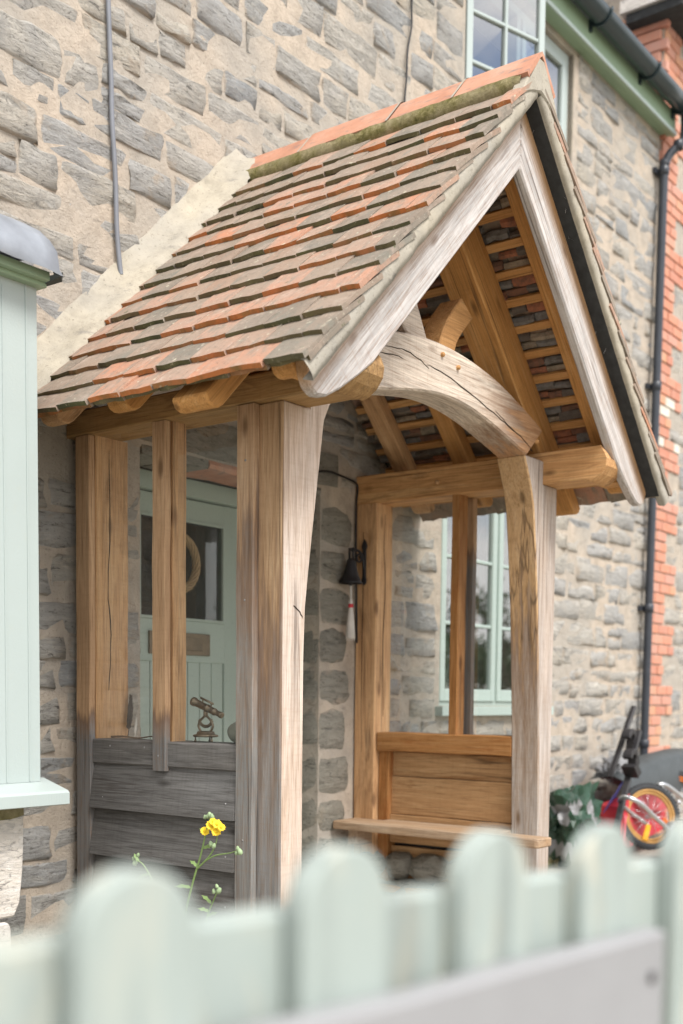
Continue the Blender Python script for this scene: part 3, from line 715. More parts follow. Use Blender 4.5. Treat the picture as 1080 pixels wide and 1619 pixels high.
# weathered sill, sloping to the front
mesh('bay_sill', [(x, y, z) for x in (-2.1, -.442) for (y, z) in ((-.0, -.30), (BY+.02, -.305), (BY-.115, -.343), (BY-.125, -.352), (BY-.125, -.392), (BY-.11, -.396), (0, -.392))],
     [tuple(range(7)), tuple(range(13, 6, -1))]+[(i, (i+1) % 7, 7+(i+1) % 7, 7+i) for i in range(7)], M_MINT, BAY)
slab('soffit_mould', -2.1, BX+.015, BY-.055, BY+.03, 1.425, 1.455, M_FASCIA, BAY); slab('soffit_mould', -2.1, BX+.005, BY-.085, BY-.055, 1.44, 1.47, M_FASCIA, BAY)
# lead dressed over the edge: lumpy apron, flat top
V, F = [], []; n = 26
rl = random.Random(4)
prof = [(-.130, 1.462), (-.132, 1.485), (-.118, 1.53), (-.098, 1.565), (-.092, 1.58), (-.062, 1.605), (-.03, 1.622), (.1, 1.64), (.42, 1.70)]
for i in range(n+1):
    x = -2.1+(1.625)*i/n
    for j, (y, z) in enumerate(prof):
        t = max(0, (x+.56)/.085)
        V.append((x+(-.04*(j/6)*t if j > 2 else 0)*1.0, BY+y+.012*mnoise.noise(Vector((x*5, j*.7, 0))), z+.016*mnoise.noise(Vector((x*4, j*.6, 3)))-(.012*t if j < 2 else 0)))
m = len(prof)
for i in range(n):
    for j in range(m-1): F.append((i*m+j, i*m+m+j, i*m+m+j+1, i*m+j+1))
# hip end turned down on the right
b = len(V); e0 = n*m
for j, (y, z) in enumerate(prof): V.append((-.44-.05*(j/8), BY+y*.9+.01, (1.462 if j < 3 else z-.09)-.006*(j % 2)))
for j in range(m-1): F.append((e0+j, b+j, b+j+1, e0+j+1))
mesh('lead_roof', V, F, M_LEAD, BAY, True)
mesh('lead_edge', [(-2.1, BY-.128, 1.458), (-.47, BY-.128, 1.450), (-.44, BY-.10, 1.445), (-.46, 0, 1.44), (-.44, -.0, 1.50), (-.435, BY-.10, 1.48), (BX, BY+.0, 1.425), (BX, 0, 1.425)], [(1, 2, 5), (2, 3, 4, 5), (1, 6, 7, 3, 2)], M_LEADD, BAY)
# dressed stone below the sill
for (a, b, c, d) in ((-1.05, -.545, -.80, -.41), (-2.1, -1.07, -.80, -.41), (-1.4, -.60, -1.2, -.815), (-2.1, -1.42, -1.2, -.815)):
    o = prism('base_stone', [(a, c), (b-.045, c), (b-.02, c+.05), (b-.006, c+.16), (b, d-.12), (b, d), (a, d)] if d > -.5 else [(a, c), (b-.01, c), (b, c+.05), (b-.004, d-.02), (b-.02, d), (a, d)], BY+.0, -.0, M_ASHLAR, BAY, ch=.008)
    attr(o.data, [.3+.4*random.random()]*len(o.data.vertices), [0.]*len(o.data.vertices))
mesh('moss_line', [(-1.05+.5*i/9*1.0, BY-.003+.0*k, (-.402 if k == 0 else -.43-.02*rl.random())) for i in range(10) for k in (0, 1)], [(2*i, 2*i+2, 2*i+3, 2*i+1) for i in range(9)], M_MOSS, BAY)

# ------------------------------------------------------------------ oak porch
P = thing('oak_porch', 'gabled green oak porch with clay tiled roof and glazed sides in front of the door', 'porch', (1.09, -.6, GROUND))
W = 2.18; D = 1.14; ZB, ZT = 1.05, 1.204; CX = 1.09
# wall posts
box('wall_post', .035, .21, -.145, -.02, GROUND, ZB, M_OAKI, P, n=8); box('wall_post', 2.0, 2.15, -.145, -.008, GROUND, ZB, M_OAKI, P, n=8)
# jowled front posts
jl = [(1.15, .36), (1.02, .29), (.90, .252), (.73, .226), (.58, .203), (.45, .184), (.33, .168), (.15, .161), (-.2, .160), (-.7, .161), (GROUND, .163)]
poly = [(.03, GROUND), (.03, ZB), (.18, ZB), (.18, 1.15)] + [(x-.02 if z > 1 else x, z) for z, x in jl]
prism('front_post', poly, -D, -.99, [M_BLEACH, M_GREYZ], P, fmat=lambda n: 1 if n.x < -.5 else 0)
jr = [(1.16, .375), (1.018, .302), (.93, .272), (.733, .243), (.452, .21), (.228, .193), (-.2, .165), (-.65, .150), (GROUND, .148)]
poly = [(W-.03, GROUND), (W-.03, ZB), (W-.18, ZB), (W-.18, 1.16)] + [(W-x, z) for z, x in jr]
prism('front_post', poly, -D, -.985, [M_POSTF, M_POSTR], P, fmat=lambda n: 1 if n.x < -.3 else 0)
# wall plates with a carved nose at the front end
def plate(x0, x1, bev, mat):
    Rm = Matrix(((0, 1, 0, 0), (1, 0, 0, 0), (0, 0, 1, 0), (0, 0, 0, 1)))
    ys = [(0, ZB), (0, ZT)]
    nose = [(-1.435, ZT), (-1.46, ZT-.03), (-1.475, ZT-.065), (-1.47, ZT-.10), (-1.445, ZT-.135), (-1.41, ZT-.158), (-1.385, ZT-.165), (-1.37, ZB-.004), (-1.335, ZB)]
    poly = [(-.0, ZB), (-.0, ZT)]+nose
    bm = bmesh.new(); vs_ = [bm.verts.new((x0, y, z)) for y, z in poly]; f = bm.faces.new(vs_)
    r = bmesh.ops.extrude_face_region(bm, geom=[f]); ev = [g for g in r['geom'] if isinstance(g, bmesh.types.BMVert)]
    bmesh.ops.translate(bm, verts=ev, vec=(x1-x0, 0, 0))
    for v in bm.verts:                      # outer top arris planed back to the roof pitch
        if v.co.z > ZT-.04 and abs(v.co.x-bev) < 1e-4: v.co.z -= .055
    bmesh.ops.bevel(bm, geom=[e for e in bm.edges if abs(e.verts[0].co.x-e.verts[1].co.x) < 1e-6], offset=.006, segments=1, affect='EDGES')
    return bmobj('wall_plate', bm, mat, P)
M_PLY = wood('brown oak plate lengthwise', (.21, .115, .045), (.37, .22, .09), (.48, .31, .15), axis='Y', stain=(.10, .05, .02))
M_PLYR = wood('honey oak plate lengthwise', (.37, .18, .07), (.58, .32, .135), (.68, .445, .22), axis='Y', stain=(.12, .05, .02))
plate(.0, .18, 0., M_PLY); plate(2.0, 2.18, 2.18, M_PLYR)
# arched brace between the post heads
ab = [(-.70, 1.162), (-.56, 1.19), (-.40, 1.222), (-.24, 1.252), (-.10, 1.272), (.04, 1.278), (.18, 1.27), (.33, 1.248), (.48, 1.214), (.62, 1.18), (.72, 1.155)]
at_ = [(.875, 1.155), (.875, 1.295), (.78, 1.335), (.62, 1.385), (.45, 1.432), (.28, 1.463), (.10, 1.482), (-.08, 1.486), (-.26, 1.472), (-.42, 1.444), (-.60, 1.395), (-.78, 1.335), (-.875, 1.295), (-.875, 1.155)]
def arc_smooth(pts): return [(p.x, p.y) for p in smooth_path([(a, b, 0) for a, b in pts], 3)]
prism('arch_brace', [(CX+a, b) for a, b in arc_smooth(ab)+arc_smooth(at_[1:-1])[0:]]+[(CX-.875, 1.162)], -D-.012, -.995, M_ARCH, P, ch=.008)
# principal rafters, common rafters: pairs meeting at the ridge; foot ends rounded
A45 = pi/4
SB = {'common': (3.395-W, 3.505-W), 'principal': (3.25-W, 3.505-W)}     # lower and upper lines z - x on the left slope
def rafter(y0, y1, kind, side, foot_x, mat):
    lo, hi = SB[kind]; d = (hi-lo)/sqrt(2)
    # local frame: X up the slope from the wall-plate line x=0, Z outwards
    s0 = foot_x*sqrt(2); s1 = CX*sqrt(2)
    dc = (3.505-3.395)/sqrt(2); b0 = d-dc          # the foot is cut back to the depth of a common rafter
    rnd = ([(s0+.42, 0), (s0+.34, b0)] if b0 > .01 else []) + [(s0+dc*.75, b0), (s0+dc*.42, b0+dc*.08), (s0+dc*.16, b0+dc*.3), (s0+dc*.02, b0+dc*.62), (s0+.012, d)]
    poly = rnd + [(s1+ (d-d)*1, d), (s1-d, 0)] if False else rnd + [(s1+ (hi-lo)/sqrt(2)*0 - 0 , d), (s1-d*0-(0), 0)]
    # square the ridge end off to a plumb cut
    poly[-2] = (s1 - 0 + 0, d); poly[-1] = (s1 - 0, 0)
    X = Vector((1, 0, 1)).normalized() if side < 0 else Vector((-1, 0, 1)).normalized(); Z = Vector((-1, 0, 1)).normalized() if side < 0 else Vector((1, 0, 1)).normalized()
    # plumb cut: point at height h sits h further down the slope
    poly[-2] = (s1 - (lo+ (hi-lo))/2*0 , d)
    o0 = Vector((0, 0, lo)) if side < 0 else Vector((W, 0, lo))
    # ridge plane x = CX: solve for each corner
    def s_at(h): return (CX*sqrt(2)) + h - .002
    poly[-2] = (s_at(d), d); poly[-1] = (s_at(0), 0)
    Y = Z.cross(X)
    mtx = Matrix((X, Y, Z)).transposed().to_4x4(); mtx.translation = o0
    ya, yb = (y0, y1) if Y.y > 0 else (-y1, -y0)
    return prism('rafter' if kind == 'common' else 'principal_rafter', poly, ya, yb, mat, P, mat=mtx, ch=.006)
for (y0, y1, kind, mat) in ((-.245, -.14, 'common', M_OAKI), (-.62, -.52, 'common', M_OAKR), (-1.10, -.935, 'principal', M_OAKR), (-1.415, -1.315, 'common', M_OAKR)):
    for side in (-1, 1): rafter(y0, y1, kind, side, -.20, mat)
# struts rising from the arch to the principals
prism('strut', [(.80, 1.56), (.87, 1.63), (.945, 1.66), (1.035, 1.515), (1.02, 1.47), (.93, 1.47)], -1.085, -1.0, M_ARCH, P)
st_ = arc_smooth([(1.135, 1.478), (1.165, 1.565), (1.225, 1.66), (1.325, 1.765)]) + arc_smooth([(1.425, 1.70), (1.345, 1.625), (1.285, 1.55), (1.262, 1.462)])
prism('strut', st_, -1.075, -.96, M_OAK, P)
# pegs
for (x, z) in ((1.045, 1.44), (1.17, 1.415), (1.90, 1.235)):
    lathe('oak_peg', [(0, 0), (.010, .001), (.011, .03), (.011, .06)], (x, -D-.024, z), M_OAKZ, P, 7, (0, 1, 0))
lathe('oak_peg', [(0, 0), (.010, .001), (.011, .03)], (1.986, -.53, 1.12), M_OAKI, P, 7, (1, 0, 0))
# left side panel: strips outside, glass, inner mullion, sill rail, weatherboards
def strip(y0, y1, z0, lab=None):
    return box('cover_strip', .0, .030, y0, y1, z0, ZB-.003, M_STRIP, P, n=10, ch=.003)
strip(-.143, -.058, GROUND); strip(-.58, -.507, -.293+.0); box('cover_strip', .0, .030, -1.03, -.946, GROUND, ZB-.003, M_STRIPF, P, n=10, ch=.003)
# strip material measures from its foot: shift origins so silvering starts at the same height
for o in [c for c in P.children if c.name.startswith('cover_strip')]:
    base = world(o).translation.z; off = base-GROUND
    if abs(off) > .01:
        for v in o.data.vertices: v.co.x += off
        o.matrix_basis = Matrix.Translation((0, 0, -off)) @ o.matrix_basis
box('inner_mullion', .042, .113, -.582, -.507, -.178, ZB, M_OAKI, P, n=8, ch=.003)
box('sill_rail', .012, .165, -.944, -.145, -.278, -.178, M_BOARD, P, n=8)
pane('pane', [(.036, -.945, -.18), (.036, -.584, -.18), (.036, -.584, ZB), (.036, -.945, ZB)], M_PGLASS, P)
pane('pane', [(.036, -.506, -.18), (.036, -.145, -.18), (.036, -.145, ZB), (.036, -.506, ZB)], M_PGLASS, P)
def wboard(ztop, zbot, x_out, y0, y1, sgn=1, mat=M_BOARD, x_ref=0):
    V, F = [], []; n = 8
    for i in range(n+1):
        y = y0+(y1-y0)*i/n; j = .003*mnoise.noise(Vector((y*4, zbot*9, 0)))
        for (x, z) in ((.0+j, zbot+j), (.024+j, zbot+j), (.046, ztop), (.036, ztop)): V.append((x_ref+sgn*(x_out+x), y, z))
    for i in range(n):
        for k in range(4): F.append((i*4+k, i*4+(k+1) % 4, i*4+4+(k+1) % 4, i*4+4+k))
    F += [(3, 2, 1, 0), (n*4, n*4+1, n*4+2, n*4+3)]
    o = mesh('weatherboard', V, F, mat); put(o, P); return o
M_BOARDY = wood('charcoal weathered board lengthwise', (.06, .052, .045), (.12, .11, .10), (.20, .185, .17), axis='Y', grey=(.15, .148, .145), greyamt=.55)
for k in range(4): wboard(-.26-.193*k, -.46-.193*k, -.012, -.944, -.146, 1, M_BOARDY)
for (y, z) in ((-.22, -.415), (-.22, -.61), (-.90, -.40), (-.90, -.60), (-.90, -.79)):
    lathe('nail', [(0, 0), (.004, .001), (.004, .01)], (-.004, y, z), M_NAIL, P, 6, (1, 0, 0))
for (y, z) in ((-.54, -.235), (-.99, .85), (-.99, .35), (-.985, -.53), (-.985, -.86), (-.25, -.205), (-.45, -.205)):
    lathe('nail', [(0, 0), (.0045, .001), (.0045, .01)], (-.002 if y < -.5 else .010, y, z), M_NAIL, P, 6, (1, 0, 0))
# right side panel
box('inner_mullion', 2.02, 2.10, -.655, -.607, -.187, ZB, M_STAIN, P, n=8, ch=.003)
box('rail', 2.012, 2.135, -.985, -.155, -.288, -.186, M_STAIN, P, n=8)
box('stud', 2.04, 2.12, -.215, -.147, GROUND, -.289, M_STAIN, P, n=4)
for (y0, y1) in ((-.99, -.656), (-.606, -.146)):
    pane('pane', [(2.125, y0, -.187), (2.125, y1, -.187), (2.125, y1, ZB), (2.125, y0, ZB)], M_PGLASS, P)
for (y0, y1, z0) in ((-.11, -.03, GROUND), (-.665, -.60, -.29), (-1.0, -.975, GROUND)): box('cover_strip', 2.14, 2.18, y0, y1, z0, ZB-.003, M_STRIP, P, n=6, ch=.003)
M_SEATB = wood('tan back board lengthwise', (.28, .15, .065), (.47, .28, .135), (.60, .41, .22), stain=(.22, .09, .025))
for (z0, z1, xo) in ((-.425, -.292, 2.085), (-.635, -.427, 2.075), (-.79, -.637, 2.062), (-.99, -.81, 2.08)):
    box('back_board', xo, xo+.025, -.985, -.216, z0, z1, M_SEATB, P, n=6, ch=.003)
for k in range(4): wboard(-.29-.193*k, -.48-.193*k, -.012, -.98, -.12, -1, M_BOARDY, W)
# bench plank
o = prism('bench_seat', [(-.02, -.265), (-1.26, -.285), (-1.275, -.27), (-1.275, -.145), (-.985, -.135), (-.985, .0), (-.21, .0), (-.21, -.06), (-.02, -.06)], -.045, 0, M_BENCH, P,
          mat=Matrix(((0, 0, 1, 2.06), (1, 0, 0, 0), (0, 1, 0, -.665), (0, 0, 0, 1))), ch=.006)
box('bench_bearer', 1.86, 2.05, -.14, -.08, -.80, -.712, M_BENCH, P, n=2)
# low stone footing under the bench
rf = random.Random(9)
x = 0
for row, (z0, z1) in enumerate(((GROUND, -.985), (-.98, -.84))):
    y = -.98
    while y < -.2:
        L_ = rf.uniform(.13, .28); bm = bmesh.new(); bmesh.ops.create_icosphere(bm, subdivisions=2, radius=1)
        for v in bm.verts:
            d_ = 1+.28*mnoise.noise(v.co*1.7+Vector((y*10, row*5, 0))); v.co = Vector((2.06+v.co.x*.09*d_, y+L_/2+v.co.y*L_*.56*d_, (z0+z1)/2+v.co.z*(z1-z0)*.56*d_))
        me = None; o = bmobj('footing_stone', bm, M_QUOIN, P); attr(o.data, [rf.random()]*len(o.data.vertices), [.1]*len(o.data.vertices)); y += L_
box('footing_board', 1.98, 2.02, -.98, -.15, -1.06, -1.02, M_OAK, P, n=2)
slab('porch_step', .2, 2.0, -1.3, .3, GROUND-.02, GROUND+.06, M_ASHLAR, P)
# bargeboards with shaped feet
for side in (-1, 1):
    X = Vector((1, 0, 1)).normalized() if side < 0 else Vector((-1, 0, 1)).normalized(); Z = Vector((-1, 0, 1)).normalized() if side < 0 else Vector((1, 0, 1)).normalized()
    lo, hi = 3.215-W, 3.495-W; d = (hi-lo)/sqrt(2); o0 = Vector((0, 0, lo)) if side < 0 else Vector((W, 0, lo)); Y = Z.cross(X)
    def loc(x, z): v = Vector((x, 0, z))-o0 if side < 0 else Vector((W-x, 0, z))-o0; return v.dot(X), v.dot(Z)
    s1 = CX*sqrt(2)
    foot = [(.105, 1.140), (.02, 1.078), (-.08, 1.012), (-.155, .972), (-.205, .966), (-.24, .985), (-.262, 1.025), (-.268, 1.065), (-.262, 1.095)]
    poly = [loc(a, b) for a, b in foot]+[(loc(-.262, 1.095)[0]+.05, d), (s1+d-.001, d), (s1-.001, 0)]
    mtx = Matrix((X, Y, Z)).transposed().to_4x4(); mtx.translation = o0
    ya, yb = (-1.482, -1.437) if Y.y > 0 else (1.437, 1.482)
    prism('bargeboard', poly, ya, yb, M_BARGE, P, mat=mtx, ch=.007)
# sprocket blocks where the rafter foot meets the board
box('eaves_block', -.2, -.02, -1.43, -1.31, 1.06, 1.15, M_OAKR, P, n=2); box('eaves_block', W+.02, W+.2, -1.43, -1.31, 1.06, 1.15, M_OAKR, P, n=2)

# roof slopes ---------------------------------------------------------------
YF = -1.57; GA = .1333; TL, TT = .268, .0172; LIFT = .0355; TILT = math.asin(LIFT/TL); NCO = 14
HB = 3.535-W                                  # batten plane z - x on the left slope
def slope_frame(side):
    X = Vector((1, 0, 1)).normalized() if side < 0 else Vector((-1, 0, 1)).normalized()
    Z = Vector((-1, 0, 1)).normalized() if side < 0 else Vector((1, 0, 1)).normalized()
    o0 = Vector((-.35, 0, HB-.35)) if side < 0 else Vector((W+.35, 0, HB-.35))
    return X, Z, o0
rt_ = random.Random(31)
def tile_mesh(v):
    """one plain clay tile: local X up the slope, Y across, slightly cambered, uneven tail"""
    r = random.Random(100+v); nx, ny = 3, 3; wd = .163; V, F, FM = [], [], []; tail = [r.uniform(-.009, .009) for _ in range(ny+1)]; wv = r.uniform(-.002, .003)
    for top in (1, 0):
        for i in range(nx+1):
            for j in range(ny+1):
                x = TL*i/nx+(tail[j] if i == 0 else 0); y = wd*(j/ny-.5)+r.uniform(-.001, .001)
                cam_ = .004*(1-(2*i/nx-1)**2)+wv*(1-(2*j/ny-1)**2)*(1.5 if i == 0 else 1)
                V.append((x, y, cam_+(TT if top else 0)+r.uniform(-.0008, .0008)))
    n = ny+1; o = (nx+1)*n
    for i in range(nx):
        for j in range(ny):
            a = i*n+j; F.append((a, a+n, a+n+1, a+1)); FM.append(0); F.append((o+a, o+a+1, o+a+n+1, o+a+n)); FM.append(0)
    for j in range(ny): F.append((j, j+1, o+j+1, o+j)); FM.append(1); k = nx*n+j; F.append((k, o+k, o+k+1, k+1)); FM.append(0)
    for i in range(nx): a = i*n; F.append((a, o+a, o+a+n, a+n)); FM.append(0); a += ny; F.append((a, a+n, o+a+n, o+a)); FM.append(0)
    me = bpy.data.meshes.new('tile'); me.from_pydata(V, [], F); me.materials.append(M_TILE); me.materials.append(M_BUTT); me.polygons.foreach_set('material_index', FM)
    me.update(); return me
TM = [tile_mesh(v) for v in range(9)]
PW = world(P).inverted()
for side in (-1, 1):
    X, Z, o0 = slope_frame(side); Y = Z.cross(X)
    for c in range(-1, NCO):
        y = YF+.0825-(.0825 if c % 2 else 0)
        if c == -1: y = YF+.0825
        while y < -.02:
            half = y-.0825 < YF-.01
            s = c*GA + rt_.uniform(-.004, .004); lift = LIFT
            if c == -1: s = .012; lift = .018
            tl = TILT+rt_.uniform(-.022, .034)
            if c == -1: tl = TILT*.55
            # tail at height lift over the battens, head touching them
            o = bpy.data.objects.new('roof_tile', rt_.choice(TM)); COL.objects.link(o)
            yy = y+rt_.uniform(-.003, .003)
            tw = rt_.uniform(-.008, .008)
            Xl = (X*cos(tl)-Z*sin(tl)).normalized(); Zl = (Z*cos(tl)+X*sin(tl)).normalized(); Yl = Zl.cross(Xl)
            Rm = Matrix((Xl, Yl, Zl)).transposed().to_4x4() @ Matrix.Rotation(tw, 4, 'Z') @ Matrix.Rotation(rt_.uniform(-.03, .03), 4, 'X')
            if half: Rm = Rm @ Matrix.Diagonal((1, .5, 1, 1)); yy = YF+.041
            Rm.translation = o0+X*s+Z*lift+Vector((0, yy, 0)); o.matrix_basis = Rm
            o.parent = P; o.matrix_parent_inverse = PW
            y += .165
    # battens on the rafters
    for c in range(0, NCO+1):
        s = c*GA+TL-GA*.0-.02
        if s > 1.98: break
        a = o0+X*s-Z*.0135; beam('batten', a+Vector((0, -1.425, 0)), a+Vector((0, -.03, 0)), .038, .024, M_BATTEN, P, tuple(Z), .002, 3, .001)
    a = o0+X*.17-Z*.0135; beam('batten', a+Vector((0, -1.425, 0)), a+Vector((0, -.03, 0)), .05, .024, M_BATTEN, P, tuple(Z), .002, 3, .001)
    Vt, Ft, Tt = [], [], []
    for c in range(0, NCO):
        for row in (0, 1):
            s0_ = c*GA+TL-.02-GA+.022+row*.048; y = -1.30
            if not .1 < s0_ < 1.95: continue
            while y < -.03:
                L_ = rt_.uniform(.06, .17); hh = rt_.uniform(.004, .022); ss = s0_+rt_.uniform(-.008, .008); wd2 = rt_.uniform(.022, .046); t_ = rt_.random(); b = len(Vt); n3 = 3
                if rt_.random() < .85:
                    for i in range(n3+1):
                        yy = y+L_*i/n3; jj = rt_.uniform(-.004, .004)
                        for (a_, h_) in ((0, .004), (.002+jj, -hh+jj*.5), (wd2*.6+jj, -hh*1.05-jj*.4), (wd2+jj, -hh*.35), (wd2, .004)): Vt.append(o0+X*(ss+a_)+Z*h_+Vector((0, yy, 0))); Tt.append(t_)
                    for i in range(n3):
                        for q in range(4): Ft.append((b+i*5+q, b+i*5+q+1, b+i*5+6+q, b+i*5+5+q))
                    Ft.append((b, b+1, b+2, b+3, b+4)); Ft.append(tuple(b+n3*5+q for q in (4, 3, 2, 1, 0)))
                y += L_+.002
    ot = mesh('tile_backs', Vt, Ft, M_TORCH, P); attr(ot.data, Tt, [0.]*len(Tt)); ot['kind'] = 'stuff'
    # undercloak strip under the verge and its mortar pointing
    a = o0+X*(.19 if side < 0 else .06)-Z*.036; b = o0+X*2.03-Z*.036
    beam('undercloak', a+Vector((0, YF+.085, 0)), b+Vector((0, YF+.085, 0)), .140, .007, M_SLATE, P, tuple(Z), .001, 4, .0005)
    Vm, Fm = [], []; nn = 120; rm = random.Random(77+side)
    for i in range(nn+1):
        s = .0+1.99*i/nn
        jt = .005*mnoise.noise(Vector((s*13, side*4, 1))); j2 = .004*mnoise.noise(Vector((s*37, side*4, 5)))
        top = .040-.014*((s/GA) % 1)
        for (yy, h) in ((YF+.05, -.032), (YF+.014+jt, -.044+.5*jt), (YF+.006+jt+j2, -.022), (YF+.006+jt*.6-j2, .0), (YF+.010+jt+j2, top-.016), (YF+.024, top-.004)):
            Vm.append(o0+X*s+Z*h+Vector((0, yy, 0)))
    for i in range(nn):
        for k in range(5): Fm.append((i*6+k, i*6+k+1, i*6+7+k, i*6+6+k))
    mesh('verge_mortar', Vm, Fm, M_FILLET, P, True)
    # fillet of lime mortar where the slope meets the cottage wall
    Vf, Ff = [], []; nn = 110
    for i in range(nn+1):
        s = -.03+2.10*i/nn; q = mnoise.noise(Vector((s*5, side*3, 0))); q2 = mnoise.noise(Vector((s*17, side*3, 9)))
        saw = .012*((s/GA) % 1)
        rows = [(-.145+.014*q2, .048-saw), (-.128+.01*q2, .068-saw*.6+.006*q), (-.085, .078+.012*q), (-.045, .090+.010*q), (-.022, .120+.008*q+.002*q2), (-.014, .143+.012*q+.002*q2), (.012, .150+.012*q+.002*q2)]
        for (yy, h) in rows: Vf.append(o0+X*s+Z*h+Vector((0, yy, 0)))
    for i in range(nn):
        for k in range(6): Ff.append((i*7+k, i*7+7+k, i*7+8+k, i*7+k+1))
    mesh('wall_fillet', Vf, Ff, M_FILLET, P, True)
# ridge tiles, mossy bedding, gable end mortar
ZR = 2.55
yj = [YF-.004, -1.225, -.90, -.42, -.02]
for i in range(4):
    V, F = [], []; prof = [(-.118, -.125), (-.060, -.060), (-.018, -.012), (0, 0), (.018, -.012), (.060, -.060), (.118, -.125)]; th = .014
    dz = (0, -.004, .002, -.006)[i]
    for yy in (yj[i]+.004, (yj[i]+yj[i+1])/2, yj[i+1]-.004):
        for (x, z) in prof: V.append((CX+x, yy, ZR+z+dz))
        for (x, z) in prof: V.append((CX+x*.86, yy, ZR+z*.99-th*1.3+dz))
    m = 14
    for a in range(2):
        for k in range(6): F.append((a*m+k, a*m+m+k, a*m+m+k+1, a*m+k+1)); F.append((a*m+7+k, a*m+8+k, a*m+m+8+k, a*m+m+7+k))
        F.append((a*m, a*m+7, a*m+m+7, a*m+m)); F.append((a*m+6, a*m+m+6, a*m+m+13, a*m+13))
    for a in (0, 2):
        for k in range(6): F.append((a*m+k, a*m+k+1, a*m+8+k, a*m+7+k))
    mesh('ridge_tile', V, F, M_RIDGE, P)
    if i: mesh('ridge_joint', [(CX+x*1.02, yj[i]+d, ZR+z+.003) for d in (-.006, .006) for (x, z) in prof], [(k, k+1, k+8, k+7) for k in range(6)], M_FILLET, P)
for side in (-1, 1):
    V, F = [], []; nn = 40
    for i in range(nn+1):
        y = YF+.03+(-.02-YF-.03)*i/nn; j = .008*mnoise.noise(Vector((y*14, side, 0))); j2 = .006*mnoise.noise(Vector((y*30, side, 5)))
        for (x, z) in ((.095, ZR-.118), (.118+j, ZR-.122), (.126+j, ZR-.155+j2), (.122+j2, ZR-.185), (.10, ZR-.19)): V.append((CX+side*x, y, z))
    for i in range(nn):
        for k in range(4): F.append((i*5+k, i*5+k+1, i*5+6+k, i*5+5+k))
    mesh('ridge_bedding', V, F, M_MOSS, P, True)
prism('gable_mortar', [(CX-.10, ZR-.125), (CX-.02, ZR-.03), (CX+.02, ZR-.03), (CX+.10, ZR-.125), (CX+.155, ZR-.215), (CX+.06, ZR-.135-.04), (CX, ZR-.125-.03), (CX-.06, ZR-.135-.04), (CX-.155, ZR-.215)], YF+.0, YF+.06, M_FILLET, P, ch=.006)
# cracks in the drying oak: thin wedges let into the faces
def crack(pts, wmax, nrm, seed):
    r = random.Random(seed); pp = smooth_path(pts, 4); V, F = [], []; n = len(pp); nv = Vector(nrm).normalized()
    for i, p in enumerate(pp):
        t = (pp[min(i+1, n-1)]-pp[max(i-1, 0)]).normalized(); s = t.cross(nv); ww = wmax*(sin(pi*i/(n-1))**.6)*r.uniform(.4, 1)+.0006; j = s*r.uniform(-.002, .002)
        V += [p+s*ww/2+nv*.0012+j, p-s*ww/2+nv*.0012+j, p-nv*.006+j]
    for i in range(n-1):
        a = i*3; F += [(a, a+1, a+4, a+3), (a+1, a+2, a+5, a+4), (a+2, a, a+3, a+5)]
    mesh('split', V, F, M_CRACK, P)
ya = -D-.0125
crack([(.62, ya, 1.375), (.75, ya, 1.392), (.86, ya, 1.385), (.95, ya, 1.36)], .004, (0, -1, 0), 1)
crack([(.93, ya, 1.375), (1.08, ya, 1.365), (1.25, ya, 1.335), (1.42, ya, 1.30), (1.55, ya, 1.272), (1.68, ya, 1.24)], .006, (0, -1, 0), 2)
crack([(1.5, ya, 1.30), (1.65, ya, 1.25), (1.77, ya, 1.22), (1.86, ya, 1.18)], .004, (0, -1, 0), 3)
crack([(.53, ya, 1.335), (.68, ya, 1.355), (.76, ya, 1.36)], .004, (0, -1, 0), 4)
crack([(.105, -.1455, 1.0), (.108, -.1455, .7), (.095, -.1455, .45), (.11, -.1455, .25), (.10, -.1455, .02)], .006, (0, -1, 0), 5)
crack([(2.075, -.1455, 1.0), (2.07, -.1455, .8), (2.085, -.1455, .62), (2.07, -.1455, .3), (2.08, -.1455, -.1)], .005, (0, -1, 0), 6)
crack([(.095, -D-.0005, .33), (.125, -D-.0005, .315), (.15, -D-.0005, .29)], .008, (0, -1, 0), 7)
crack([(1.999, -.06, .9), (1.999, -.055, .3), (1.999, -.06, -.3)], .003, (-1, 0, 0), 8)

# ------------------------------------------------------------------ small things on and about the porch
BELL = thing('hand_bell', 'black iron bell with white tassel on a bracket, fixed to the oak wall post', 'bell', (2.0, -.07, .63))
prism('back_plate', [(-.010, .62), (-.016, .64), (-.010, .66), (-.010, .80), (-.018, .82), (-.012, .84), (0, .862), (.012, .84), (.018, .82), (.010, .80), (.010, .66), (.016, .64), (.010, .62), (0, .612)], -.006, .006, M_IRON, BELL,
      mat=Matrix(((0, -1, 0, 1.992), (1, 0, 0, -.07), (0, 0, 1, 0), (0, 0, 0, 1))), ch=.002)
tube('bracket_arm', smooth_path([(1.988, -.07, .70), (1.975, -.07, .765), (1.945, -.07, .79), (1.905, -.07, .795), (1.875, -.07, .79)], 5), .007, M_IRON, BELL)
tube('scroll', [(1.945+.028*cos(a)*(1-a/14), -.07, .752+.028*sin(a)*(1-a/14)) for a in [i*.45 for i in range(18)]], .005, M_IRON, BELL)
tube('shackle', [(1.872, -.082, .735), (1.872, -.082, .80), (1.872, -.058, .80), (1.872, -.058, .735)], .006, M_IRON, BELL)
lathe('bell_cup', [(0, .745), (.018, .744), (.024, .73), (.03, .70), (.042, .655), (.058, .622), (.066, .612), (.062, .612), (.04, .655), (.02, .72)], (1.872, -.07, 0), M_IRON, BELL, 22)
lathe('clapper', [(0, .64), (.009, .635), (.013, .617), (.009, .602), (0, .598)], (1.872, -.07, 0), M_IRON, BELL, 10)
